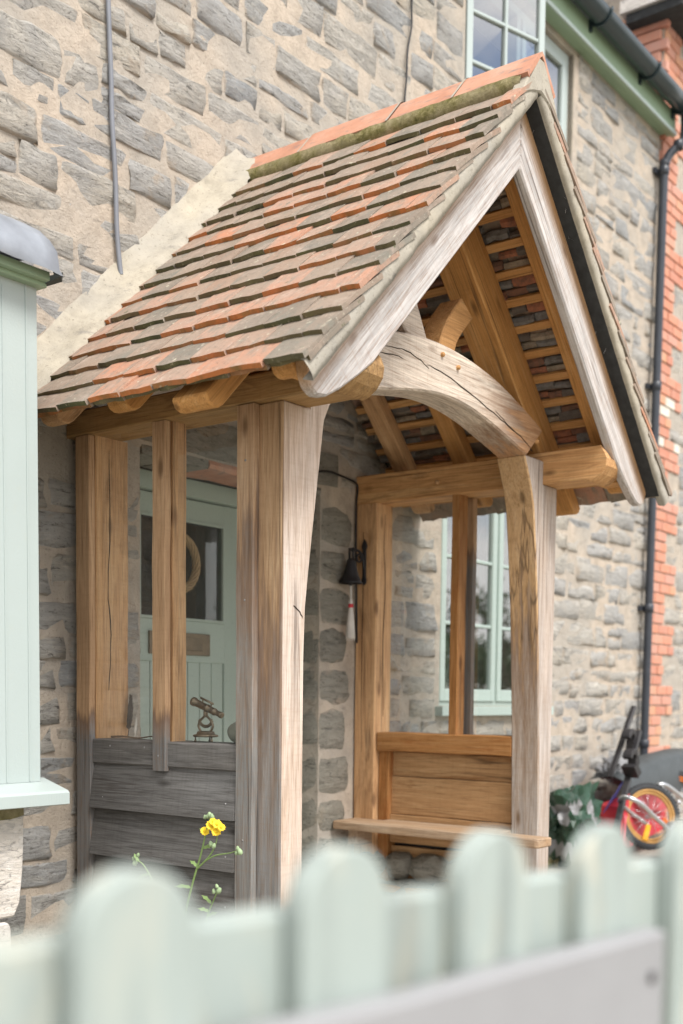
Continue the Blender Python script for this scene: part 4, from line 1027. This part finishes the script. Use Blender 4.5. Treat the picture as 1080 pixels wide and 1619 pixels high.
TS = lathe('tassel', [(.004, .60), (.005, .53), (.010, .52), (.012, .50), (.011, .485), (.016, .45), (.022, .38), (.026, .32), (.02, .318), (0, .33)], (1.872, -.07, -.0), M_WHITE, BELL, 14)
lathe('tassel_band', [(.0105, .505), (.0135, .503), (.0135, .485), (.0105, .483)], (1.872, -.07, 0), M_RED, TS, 12)
V, F = [], []
for i in range(26):
    a = random.uniform(0, 2*pi); r = random.uniform(.006, .026); c, s_ = cos(a), sin(a); b = len(V)
    V += [(1.872+c*.009, -.07+s_*.009, .49), (1.872+c*.009+.002, -.07+s_*.009, .49), (1.872+c*r+.0022, -.07+s_*r, .305+random.uniform(0, .02)), (1.872+c*r, -.07+s_*r, .305)]
    F.append((b, b+1, b+2, b+3))
mesh('fringe', V, F, M_WHITE, TS)
tag(tube('bell_wire', smooth_path([(1.30, -.012, 1.14), (1.535, -.016, 1.15), (1.72, -.016, 1.187), (1.88, -.016, 1.18), (1.975, -.018, 1.165), (1.99, -.02, 1.13), (1.985, -.016, 1.06), (1.984, -.016, .86), (1.985, -.03, .30)], 5), .0055, M_WIRE, None, 6), 'thin black wire running across the wall and down beside the bell post', 'wire')
tag(tube('electric_cable', smooth_path([(.20, -.022, 4.6), (.212, -.022, 3.2), (.218, -.022, 2.867), (.231, -.024, 2.546), (.236, -.022, 2.40), (.252, -.024, 2.17), (.262, -.022, 1.95), (.276, -.026, 1.80), (.279, -.03, 1.775)], 8), .0105, M_CABLE, None, 8), 'thick grey cable hanging down the stone wall into the cream mortar', 'cable')
for (x, z) in ((.229, 2.56), (.255, 2.16)):
    pass
tag(tube('thin_cable', smooth_path([(2.47, -.02, 4.5), (2.446, -.02, 3.9), (2.44, -.024, 3.75), (2.41, -.02, 3.60), (2.40, -.022, 3.45), (2.386, -.02, 3.29), (2.38, -.02, 2.9), (2.37, -.02, 2.3)], 7), .006, M_WIRE, None, 6), 'thin dark cable down the stone wall beside the upper window', 'cable')

WRE = thing('door_wreath', 'twisted willow wreath hanging on the glass of the green front door', 'wreath', (.95, dy-.03, .60))
wc, wr = Vector((.955, dy-.03, .655)), .115
for i in range(7):
    pts = []
    for q in range(40):
        a = 2*pi*q/40; o_ = .016*cos(a*3+i*.9); o2 = .016*sin(a*3+i*.9)
        pts.append(wc+Vector(((wr+o_)*cos(a), o2, (wr*1.12+o_)*sin(a))))
    tube('willow_rod', pts, .0065, M_WICKER, WRE, 5, closed=True)
V, F = [], []
for i in range(26):
    a = random.uniform(-2.2, -.9); p = wc+Vector((wr*cos(a), -.015, wr*1.15*sin(a)))+Vector((random.uniform(-.03, .03), random.uniform(-.02, 0), random.uniform(-.04, .02))); b = len(V)
    for q in range(3): V.append(p+Vector((random.uniform(-.014, .014), random.uniform(-.01, .01), random.uniform(-.014, .014))))
    F.append((b, b+1, b+2))
mesh('dried_leaves', V, F, plain('dried leaf', (.25, .2, .09), .8), WRE)

# surveyor's level on the left sill
TH = thing('theodolite', 'small antique brass theodolite telescope on the sill behind the left pane', 'theodolite', (.10, -.735, -.178))
tc_ = Vector((.10, -.735, 0))
for a in (radians(20), radians(140), radians(260)):
    lathe('foot_screw', [(.0, -.178), (.006, -.178), (.006, -.168), (.0035, -.166), (.0035, -.15)], tc_+Vector((.05*cos(a), .05*sin(a), 0)), M_BRASS, TH, 8)
lathe('base_plate', [(0, -.153), (.058, -.153), (.062, -.148), (.060, -.142), (.045, -.139), (.042, -.128), (.034, -.124), (0, -.124)], tc_, M_BRASS, TH, 24)
for s_ in (-1, 1):
    tube('bracket', smooth_path([tc_+Vector((0, .033*s_, -.126)), tc_+Vector((0, .048*s_, -.10)), tc_+Vector((0, .036*s_, -.075)), tc_+Vector((0, .012*s_, -.055)), tc_+Vector((0, .0, -.04))], 5), .006, M_BRASS, TH)
tube('cross_arc', [tc_+Vector((0, .04*cos(a), -.065+.034*sin(a))) for a in [pi+pi*i/12 for i in range(13)]], .005, M_BRASS, TH)
tube('half_circle', [tc_+Vector((0, .052*cos(a), -.055+.052*sin(a))) for a in [pi*1.12+pi*.76*i/12 for i in range(13)]], .0035, M_BRASS, TH)
lathe('pivot', [(.006, -.058), (.012, -.045), (.012, -.03), (.008, -.02)], tc_, M_BRASS, TH, 12)
ax = Vector((0, -.95, -.33)).normalized()
TEL = lathe('telescope', [(.0, -.098), (.017, -.098), (.0225, -.095), (.0225, -.082), (.018, -.078), (.018, .0), (.020, .002), (.020, .012), (.017, .014), (.017, .050), (.0185, .052), (.0185, .06), (.0135, .062), (.0135, .092), (.0155, .094), (.0155, .108), (.009, .11), (0, .108)], tc_+Vector((0, -.005, -.012)), M_BRASS, TH, 18, tuple(ax))
lathe('spirit_level', [(.0, -.045), (.0055, -.044), (.0055, .044), (0, .045)], tc_+Vector((0, -.008, .022)), M_BRASS, TH, 10, tuple(ax))
for q in (-.03, .03): lathe('level_post', [(.004, -.012), (.004, .008)], tc_+Vector((0, -.008, .014))+ax*q, M_BRASS, TH, 8)
for c_ in list(TH.children):             # true size: the tube is about 17 cm long
    for v in c_.data.vertices: v.co = Vector((.10, -.70, -.178))+(v.co-Vector((.10, -.735, -.178)))*.8
bm = bmesh.new(); bmesh.ops.create_uvsphere(bm, u_segments=20, v_segments=14, radius=1)
for v in bm.verts: v.co = Vector((v.co.x*.045, v.co.y*.052, v.co.z*.043))*(1+.05*mnoise.noise(v.co*1.3))
o = bmobj('pebble', bm, M_PEBBLE, None, True); o.location = (.095, -.885, -.136); tag(o, 'smooth grey pebble on the sill beside the theodolite', 'pebble')
def feather(name, base, tip, wd, mat, label):
    base, tip = Vector(base), Vector(tip); t = thing(name, label, 'feather', tuple(base)); ax_ = (tip-base); L_ = ax_.length; a = ax_.normalized(); s_ = Vector((1, 0, 0)); s_ = (s_-a*s_.dot(a)).normalized(); n_ = a.cross(s_)
    tube('quill', smooth_path([base, base+ax_*.5+s_*L_*.03, tip], 6), [.0022*(1-.7*i/12) for i in range(13)], mat, t, 5)
    r = random.Random(2); V, F = [], []
    for i in range(26):
        f = .18+.8*i/26; p = base+ax_*f+s_*L_*.03*sin(pi*f); ww = wd*(sin(pi*min(1, f*.95+.02))**.5)*r.uniform(.8, 1)
        for sg in (-1, 1):
            b = len(V); V += [p, p+a*L_*.05, p+a*L_*.085+s_*sg*ww+n_*.002, p+a*L_*.05+s_*sg*ww*.9+n_*.004]; F.append((b, b+1, b+2, b+3))
    mesh('vane', V, F, mat, t)
feather('dark_feather', (.185, -.165, -.176), (.205, -.165, .0), .018, M_FEATHER, 'dark feather standing against the post behind the left pane')
feather('white_feather', (.205, -.185, -.176), (.222, -.18, -.095), .008, M_WFEATH, 'short white feather standing on the sill beside the dark feather')
tag(tube('twig', smooth_path([(.09, -.17, -.172), (.085, -.25, -.168), (.09, -.33, -.173), (.08, -.42, -.164), (.075, -.50, -.166)], 5), [.0045-.0025*i/20 for i in range(21)], M_TWIG, None, 6), 'bare brown twig lying along the left sill', 'twig')

# cobwebs in the right verge
V, F = [], []; rw = random.Random(8)
X, Z, o0 = slope_frame(1)
for i in range(46):
    s = 1.95-1.1*rw.random()**1.6; a = o0+X*s-Z*(.012+.02*rw.random())+Vector((0, YF+.02+.11*rw.random(), 0)); b = a+X*rw.uniform(-.09, .05)+Vector((0, rw.uniform(-.05, .06), 0))-Z*rw.uniform(0, .03); c = (a+b)/2-X*.02*rw.random()
    pp = [a, (a+c)/2, c, (c+b)/2, b]; bs = len(V); wv = Z*.0007+Vector((0, .0007, 0))
    for p in pp: V += [p-wv, p+wv]
    F += [(bs+2*k, bs+2*k+2, bs+2*k+3, bs+2*k+1) for k in range(4)]
o = mesh('cobwebs', V, F, M_WEB); tag(o, 'fine white cobweb strands under the dark right verge', 'cobweb', None, 'stuff')

# ------------------------------------------------------------------ yellow wildflower in front of the boards
FL = thing('wildflower', 'straggly green weed with small yellow flowers before the dark boards', 'flower', (-.15, -.86, GROUND))
def stem(pts, r, name='stem'): return tube(name, smooth_path(pts, 5), [r*(1-.55*i/(5*(len(pts)-1))) for i in range(5*(len(pts)-1)+1)], M_LEAF, FL, 6)
stem([(-.15, -.80, GROUND), (-.15, -.83, -.85), (-.15, -.87, -.70), (-.15, -.915, -.58), (-.15, -.94, -.50), (-.15, -.96, -.44)], .0055)
stem([(-.15, -.895, -.63), (-.15, -.96, -.575), (-.15, -.99, -.53), (-.15, -1.0, -.49)], .0035)
stem([(-.15, -.93, -.60), (-.15, -.99, -.57), (-.15, -1.06, -.555), (-.15, -1.10, -.54)], .003)
stem([(-.16, -.74, GROUND), (-.16, -.72, -.85), (-.16, -.69, -.72), (-.16, -.63, -.64), (-.16, -.575, -.62)], .0045)
stem([(-.14, -.93, GROUND), (-.14, -.93, -.85), (-.14, -.97, -.74), (-.14, -1.0, -.69)], .0045)
rfz = random.Random(12)
def bloom(c, r, i):
    V, F = [tuple(c)], []; n = 11; ca = Vector((-.55, -.75, .4)).normalized(); u = ca.orthogonal().normalized(); v = ca.cross(u)
    for k in range(n):
        a = 2*pi*k/n; b = len(V); d_ = u*cos(a)+v*sin(a); s_ = -u*sin(a)+v*cos(a); cc = Vector(c)
        V += [cc+d_*r*.25+s_*r*.13, cc+d_*r*.8+s_*r*.24+ca*.002, cc+d_*r*(1+rfz.uniform(-.1, .1)), cc+d_*r*.8-s_*r*.24+ca*.002, cc+d_*r*.25-s_*r*.13]; F.append((b, b+1, b+2, b+3, b+4))
    o = mesh('flower_head', V, F, M_PETAL, FL); lathe('disc', [(0, .006), (.3*r, .004), (.38*r, 0), (.2*r, -.008), (0, -.010)], c, M_PETAL, o, 10, tuple(ca))
for (y, z, r) in ((-.975, -.462, .023), (-1.005, -.455, .022), (-1.0, -.482, .022), (-.945, -.485, .021), (-1.025, -.465, .018), (-.985, -.448, .018)): bloom((-.158, y, z), r*.85, 0)
def bud(c, s_=1): lathe('bud', [(0, -.010*s_), (.006*s_, -.007*s_), (.007*s_, 0), (.004*s_, .008*s_), (0, .010*s_)], c, M_BUD, FL, 8, (rfz.uniform(-.4, .4), rfz.uniform(-.6, .6), 1))
for (y, z) in ((-.955, -.43), (-.965, -.425), (-.94, -.435), (-.975, -.43), (-1.10, -.535), (-1.11, -.545), (-1.095, -.55), (-.575, -.612), (-.565, -.622), (-.59, -.605), (-1.0, -.68), (-1.01, -.695), (-.985, -.70), (-.97, -.53), (-.985, -.535), (-.575, -.635)): bud((-.153, y, z), rfz.uniform(.9, 1.4))
def leaf(base, dr, L_, wd):
    base, dr = Vector(base), Vector(dr).normalized(); s_ = dr.cross(Vector((-.6, -.7, .3))).normalized(); V, F = [], []; n = 5
    for i in range(n+1):
        t = i/n; p = base+dr*L_*t+Vector((0, 0, -.25*L_*t*t)); ww = wd*sin(pi*(t*.9+.08))*(1 if i % 2 else .55); V += [p+s_*ww, p-s_*ww]
    for i in range(n): F.append((2*i, 2*i+1, 2*i+3, 2*i+2))
    mesh('leaf', V, F, M_LEAF, FL)
for (b, d_) in (((-.15, -.90, -.62), (0, .6, .5)), ((-.15, -.87, -.70), (-.3, .7, .2)), ((-.15, -.93, -.55), (0, -.7, .4)), ((-.16, -.66, -.67), (0, .8, -.1)), ((-.16, -.70, -.75), (-.3, -.6, .5)), ((-.14, -.96, -.75), (0, .7, .6)), ((-.14, -.94, -.80), (0, -.7, .5)), ((-.14, -.95, -.78), (-.3, .5, .3)), ((-.16, -.60, -.63), (0, .4, .7)), ((-.15, -.945, -.50), (0, .6, .6)), ((-.15, -.84, -.80), (0, .7, .4))): leaf(b, d_, rfz.uniform(.04, .075), .009)

# ------------------------------------------------------------------ picket fence by the photographer
FN = thing('picket_fence', 'pale blue grey round topped picket fence close in front, out of focus', 'fence', (-2.0, -3.25, GROUND))
d0 = .80
ray0 = (fwd+RT*((205-540)/FPX)-UP*((1372-CYPX)/FPX)); F0 = CAM+ray0*d0; fphi = radians(95); fd = Vector((sin(fphi), cos(fphi), 0)); fs = .24*d0/.9
fn = Vector((-fd.y, fd.x, 0))         # towards the house
def fpt(s, off, z): q = F0+fd*s+fn*off; return Vector((q.x, q.y, z))
PZ = [-.120, -.118, -.121, -.125, -.134, -.144, -.15, -.155]
for k in range(-1, 7):
    s = k*fs; wdh = .053; zt = PZ[k+1]; poly = [(-wdh, GROUND+.06), (-wdh, zt-.05)]+[(-wdh*cos(a), zt-.05+.05*sin(a)) for a in [pi*i/10 for i in range(1, 10)]]+[(wdh, zt-.05), (wdh, GROUND+.06)]
    q = fpt(s, 0, 0); mtx = Matrix(((fd.x, fn.x, 0, q.x), (fd.y, fn.y, 0, q.y), (0, 0, 1, 0), (0, 0, 0, 1)))
    prism('picket', poly, -.013, .013, M_FENCE, FN, mat=mtx, ch=.003)
for (za, zb) in ((-.255, -.162), (-.95, -.86)):
    a, b = fpt(-.5, .0305, (za+zb)/2+.012), fpt(1.7, .0305, (za+zb)/2-.058)
    beam('fence_rail', a, b, .036, zb-za, M_FENCE, FN, (0, 0, 1), .006, 6)
# pale plank across the front of the pickets
def onf(u, v, off):                      # where a sight line meets the fence front
    dv = fwd+RT*((u-540)/FPX)-UP*((v-CYPX)/FPX); t = (F0+fn*off-CAM).dot(fn)/dv.dot(fn); return CAM+dv*t
a, b = onf(480, 1612, -.03), onf(1031, 1468, -.03); b2 = b+(b-a).normalized()*0
dn = Vector((0, 0, -.085))
pl = beam('plank', a+dn-(b-a)*.55, b+dn, .028, .17, M_BOARDW, None, (0, 0, 1), .004, 6)
nl = lathe('nail_head', [(0, 0), (.007, .001), (.007, .006)], (0, 0, 0), M_IRON, None, 10)
nl.location = b+Vector((-.03, -.0165, -.048)); nl.rotation_euler = (-pi/2, 0, 0); put(nl, pl)
tag(pl, 'bare pale grey plank nailed across the front of the picket fence', 'plank')

# ------------------------------------------------------------------ bicycle gear heaped by the wall on the right
def ring(name, c, nrm, R_, r, mat, parent, seg=32, s2=8):
    nv = Vector(nrm).normalized(); u = nv.orthogonal().normalized(); v = nv.cross(u)
    return tube(name, [Vector(c)+u*R_*cos(2*pi*i/seg)+v*R_*sin(2*pi*i/seg) for i in range(seg)], r, mat, parent, s2, closed=True)
def wheel(parent, c, nrm, R_, tan_, rimm):
    nv = Vector(nrm).normalized(); u = nv.orthogonal().normalized(); v = nv.cross(u); wh = link('wheel', None); wh.location = c; put(wh, parent)
    ring('tyre', c, nrm, R_, .024, M_RUBBER, wh); ring('tyre_wall', Vector(c)+nv*.006, nrm, R_-.024, .012, tan_, wh); ring('tyre_wall', Vector(c)-nv*.006, nrm, R_-.024, .012, tan_, wh); ring('rim', c, nrm, R_-.045, .010, rimm, wh)
    lathe('hub', [(0, -.035), (.018, -.035), (.018, -.028), (.010, -.024), (.010, .024), (.018, .028), (.018, .035), (0, .035)], c, M_STEEL, wh, 10, tuple(nv))
    for i in range(16):
        a = 2*pi*i/16; d_ = u*cos(a)+v*sin(a); tube('spoke', [Vector(c)+d_*.012+nv*(.022 if i % 2 else -.022), Vector(c)+d_*(R_-.05)], .0015, M_STEEL, wh, 4)
    # knobbly tread
    V, F = [], []
    for i in range(56):
        a = 2*pi*i/56; d_ = u*cos(a)+v*sin(a); t_ = -u*sin(a)+v*cos(a)
        for sg in (-1, 1):
            p = Vector(c)+d_*(R_+.020)+nv*.011*sg; b = len(V)
            for q in ((-1, -1), (1, -1), (1, 1), (-1, 1)): V.append(p+t_*.007*q[0]+nv*.008*q[1]+d_*.006)
            for q in ((-1, -1), (1, -1), (1, 1), (-1, 1)): V.append(p+t_*.009*q[0]+nv*.010*q[1]-d_*.006)
            F += [(b, b+1, b+2, b+3)]+[(b+k, b+4+k, b+4+(k+1) % 4, b+(k+1) % 4) for k in range(4)]
    o = mesh('tread', V, F, M_RUBBER, wh); return wh, u, v, nv
TR = thing('bicycle_trailer', 'tipped red child bicycle trailer with silver tube frame and knobbly wheels by the downpipe', 'bike trailer', (5.2, -.6, GROUND))
c1 = (4.76, -.60, -.825); wn = (-.60, -.78, .22)
wh, u_, v_, n_ = wheel(TR, c1, wn, .215, M_TAN, M_TAN)
rfl = prism('reflector', [(-.018, -.06), (.018, -.06), (.022, .06), (-.022, .06)], -.006, .006, M_YEL, wh, mat=Matrix((u_, n_, v_)).transposed().to_4x4(), ch=.003)
down = (Vector((-.35, .15, -1))); down = (down-n_*down.dot(n_)).normalized(); sidev = n_.cross(down)
R3 = Matrix((sidev, n_, down)).transposed().to_4x4(); R3.translation = Vector(c1)+down*.125+n_*.02; rfl.parent = None; rfl.matrix_parent_inverse = Matrix(); rfl.matrix_basis = R3; put(rfl, wh)
wheel(TR, (5.75, -.42, -.80), (-.5, -.8, .1), .225, M_ORANGE, M_ORANGE)
def hull(name, pts, mat, parent, sub=1):
    bm = bmesh.new()
    for p in pts: bm.verts.new(p)
    bmesh.ops.convex_hull(bm, input=bm.verts[:]); 
    return bmobj(name, bm, mat, parent)
hull('body_panel', [(4.50, -.50, -.75), (4.62, -.50, -.66), (5.6, -.35, -.70), (5.75, -.35, -1.0), (4.62, -.50, -1.05), (4.48, -.5, -1.0), (4.55, -.28, -.75), (5.7, -.12, -.75), (4.6, -.28, -1.05), (5.7, -.12, -1.05)], M_RED, TR)
hull('body_panel', [(4.72, -.53, -.69), (5.05, -.53, -.62), (5.6, -.42, -.78), (5.5, -.42, -.86), (4.85, -.53, -.78)], M_REDB, TR)
hull('body_panel', [(4.36, -.46, -.72), (4.60, -.44, -.60), (4.75, -.40, -.58), (4.70, -.36, -.72), (4.40, -.40, -.80)], M_BLUE, TR)
tube('frame_tube', smooth_path([(4.42, -.52, -.70), (4.34, -.57, -.665), (4.30, -.64, -.66), (4.36, -.70, -.70), (4.55, -.72, -.80), (4.85, -.75, -.95), (5.0, -.76, -1.03)], 6), .016, M_STEEL, TR, 10)
tube('frame_tube', smooth_path([(4.42, -.52, -.70), (4.62, -.50, -.78), (4.95, -.50, -.90)], 5), .014, M_STEEL, TR, 10)
tube('frame_tube', smooth_path([(4.86, -.62, -.60), (4.92, -.66, -.61), (5.2, -.68, -.72), (5.55, -.7, -.88)], 5), .015, M_STEEL, TR, 10)
tube('frame_tube', smooth_path([(4.86, -.62, -.60), (5.0, -.58, -.62), (5.35, -.56, -.75)], 5), .013, M_STEEL, TR, 10)
tube('frame_tube', smooth_path([(4.30, -.55, -1.1), (4.40, -.56, -.95), (4.45, -.55, -.80)], 4), .014, M_REDB, TR, 8)
slab('hitch_block', 4.80, 4.95, -.80, -.72, -.96, -.86, M_STEEL, TR); lathe('hitch_pivot', [(0, -.03), (.03, -.03), (.03, .03), (0, .03)], (4.93, -.80, -.88), M_IRON, TR, 10, (0, 1, 0))
V, F = [], []; n = 12
for i in range(n+1):
    t = i/n
    for (yy, k) in ((-.42, 0), (-.30, .05), (-.12, .0)): V.append((4.75+1.5*t, yy, -.60+.17*sin(pi*min(1, t*.62+.02))+k))
for i in range(n):
    for k in range(2): F.append((i*3+k, i*3+3+k, i*3+4+k, i*3+k+1))
for i in range(n+1): V.append((4.75+1.5*t*0+1.5*i/n, -.43, -.72))
for i in range(n): F.append((39+i, 40+i, (i+1)*3, i*3))
mesh('hood', V, F, M_DSHEET, TR, True)
CR = thing('bike_carrier', 'black folding bike carrier with hooked arms leaning on the wall by the downpipe', 'bike rack', (4.6, -.45, GROUND))
ca, cb = Vector((4.40, -.56, -.64)), Vector((4.90, -.42, -.20))
beam('arm', (4.15, -.60, -.95), (4.86, -.46, -.22), .03, .045, M_IRON, CR, (0, -1, 0), .006, 4)
beam('arm', (4.60, -.36, -.55), (4.99, -.36, -.045), .028, .04, M_IRON, CR, (0, -1, 0), .006, 4)
for (cx, cz, yy) in ((4.56, -.42, -.53), (4.73, -.285, -.44)):
    hk = [(cx+.11*cos(a)*.62, cz+.085*sin(a)) for a in [radians(20+i*18) for i in range(9)]]+[(cx+.11*cos(a)*.34, cz+.05*sin(a)-.005) for a in [radians(20+i*18) for i in range(8, -1, -1)]]
    prism('hook', hk, yy-.035, yy+.035, M_IRON, CR, ch=.004)
    hull('hook_stem', [(cx+.03, yy-.03, cz+.05), (cx+.08, yy-.03, cz+.03), (cx+.02, yy-.03, cz-.10), (cx+.10, yy-.03, cz-.02), (cx+.03, yy+.03, cz+.05), (cx+.08, yy+.03, cz+.03), (cx+.02, yy+.03, cz-.10), (cx+.10, yy+.03, cz-.02)], M_IRON, CR)
hull('clamp', [(4.47, -.6, -.46), (4.53, -.6, -.44), (4.60, -.6, -.50), (4.55, -.6, -.54), (4.47, -.5, -.46), (4.53, -.5, -.44), (4.60, -.5, -.50), (4.55, -.5, -.54)], M_IRON, CR)
def crumple(name, c, size, mats, label, cat, seed, amp=.5, sub=4):
    """sheet dropped in a heap: broad planes meeting in sharp folds"""
    bm = bmesh.new(); bmesh.ops.create_icosphere(bm, subdivisions=sub, radius=1); r = random.Random(seed)
    pl_ = [(Vector((r.gauss(0, 1), r.gauss(0, 1), r.gauss(.15, .8))).normalized(), r.uniform(.45, 1.0)) for _ in range(26)]
    for v in bm.verts:
        q = v.co.normalized(); d_ = min(h/max(.12, q.dot(n_)) for n_, h in pl_ if q.dot(n_) > .05)
        d_ = min(d_, 1.25); fold = 1-abs(mnoise.noise(q*2.1+Vector((seed, 0, 0))))*2
        rr = d_*(1+amp*.35*(fold-.5)) + .05*mnoise.noise(q*6+Vector((0, seed, 0)))
        v.co = Vector((q.x*size[0]*rr, q.y*size[1]*rr, q.z*size[2]*rr)); v.co.z = max(v.co.z, GROUND-c[2])
    bm.normal_update()
    for f in bm.faces: f.material_index = 1 if (len(mats) > 1 and mnoise.noise(f.calc_center_median()*7+Vector((seed, 1, 2))) > .34) else 0
    o = bmobj(name, bm, mats); o.location = c; tag(o, label, cat); return o
crumple('tarpaulin', (4.10, -.30, -.80), (.34, .24, .36), [M_TARP, M_GSHEET], 'crumpled dark green tarpaulin with grey underside against the stone wall right of the porch', 'tarpaulin', 3, 1.)
crumple('waterproof_sheet', (4.98, -.24, -.52), (.36, .16, .15), [M_GSHEET], 'crumpled grey sheet lying behind the black bike carrier', 'sheet', 8, .8)

# rough grass along the fence and wall foot
V, F = [], []; rg = random.Random(6)
def tuft(x, y, n, h):
    for i in range(n):
        a = rg.uniform(0, 2*pi); r = rg.uniform(0, .05); bx_, by_ = x+r*cos(a), y+r*sin(a); lean = Vector((cos(a), sin(a), 0))*rg.uniform(.02, .5)*h; hh = h*rg.uniform(.5, 1.1); w_ = Vector((-sin(a), cos(a), 0))*.002; b = len(V); p = Vector((bx_, by_, GROUND))
        V.extend([p-w_, p+w_, p+lean*.4+Vector((0, 0, hh*.6))+w_*.7, p+lean*.4+Vector((0, 0, hh*.6))-w_*.7, p+lean+Vector((0, 0, hh))]); F.append((b, b+1, b+2, b+3)); F.append((b+3, b+2, b+4))
for i in range(700): tuft(rg.uniform(-1.2, 6), rg.uniform(-3.1, -1.5), 9, .07)
for i in range(160): tuft(rg.uniform(-.6, .3), rg.uniform(-.25, -.03), 7, .10)
for i in range(140): tuft(rg.uniform(2.3, 4.3), rg.uniform(-.25, -.03), 7, .12)
k = NT('straw and grass blades'); ge = k.n('ShaderNodeNewGeometry')
c = k.ramp(ge.outputs['Random Per Island'], [(0, (.10, .15, .04)), (.4, (.20, .22, .08)), (.6, (.42, .35, .2)), (1, (.5, .43, .28))])
o = mesh('grass', V, F, k.done(c, .8, .1)); tag(o, 'straw coloured rough grass along the foot of the wall and fence', 'grass', None, 'stuff')

# trees across the lane: only their reflections show, in the window panes
def tree(x, y, h, seed, label):
    t = thing('garden_tree', label, 'tree', (x, y, GROUND), 'trees across the lane'); r = random.Random(seed)
    tube('trunk', smooth_path([(x, y, GROUND), (x+.1, y, GROUND+h*.3), (x-.1, y+.1, GROUND+h*.6), (x, y, GROUND+h*.9)], 3), [.2-.015*i for i in range(10)], M_BARK, t, 8)
    lim = []
    for i in range(9):
        a = r.uniform(0, 2*pi); z0 = GROUND+h*r.uniform(.3, .75); L_ = h*r.uniform(.2, .36); e = Vector((x+cos(a)*L_, y+sin(a)*L_, z0+L_*.6)); tube('limb', [(x, y, z0), (Vector((x, y, z0))+e)/2+Vector((0, 0, .1)), e], [.07, .05, .02], M_BARK, t, 5); lim.append(e)
    V, F = [], []
    for e in lim+[Vector((x, y, GROUND+h*.95))]:
        for i in range(330):
            d_ = Vector((r.gauss(0, 1), r.gauss(0, 1), r.gauss(0, .8))); p = e+d_*h*.09; s_ = h*.02; n1 = Vector((r.uniform(-1, 1), r.uniform(-1, 1), r.uniform(-1, 1))).normalized(); n2 = n1.orthogonal().normalized(); b = len(V)
            V += [p-n1*s_, p+n2*s_*.6, p+n1*s_, p-n2*s_*.6]; F.append((b, b+1, b+2, b+3))
    mesh('crown', V, F, M_TREE, t)
for i, (x, y, h) in enumerate(((14, -10.5, 2.9), (19, -11, 3.4), (26, -13, 4.0), (33, -12, 4.2), (9.5, -13, 3.0))):
    tree(x, y, h, 40+i, ('low leafy tree %s across the lane' % ('nearest the bicycles', 'behind the nearest one', 'third along', 'farthest down', 'straight across from the cottage')[i]))
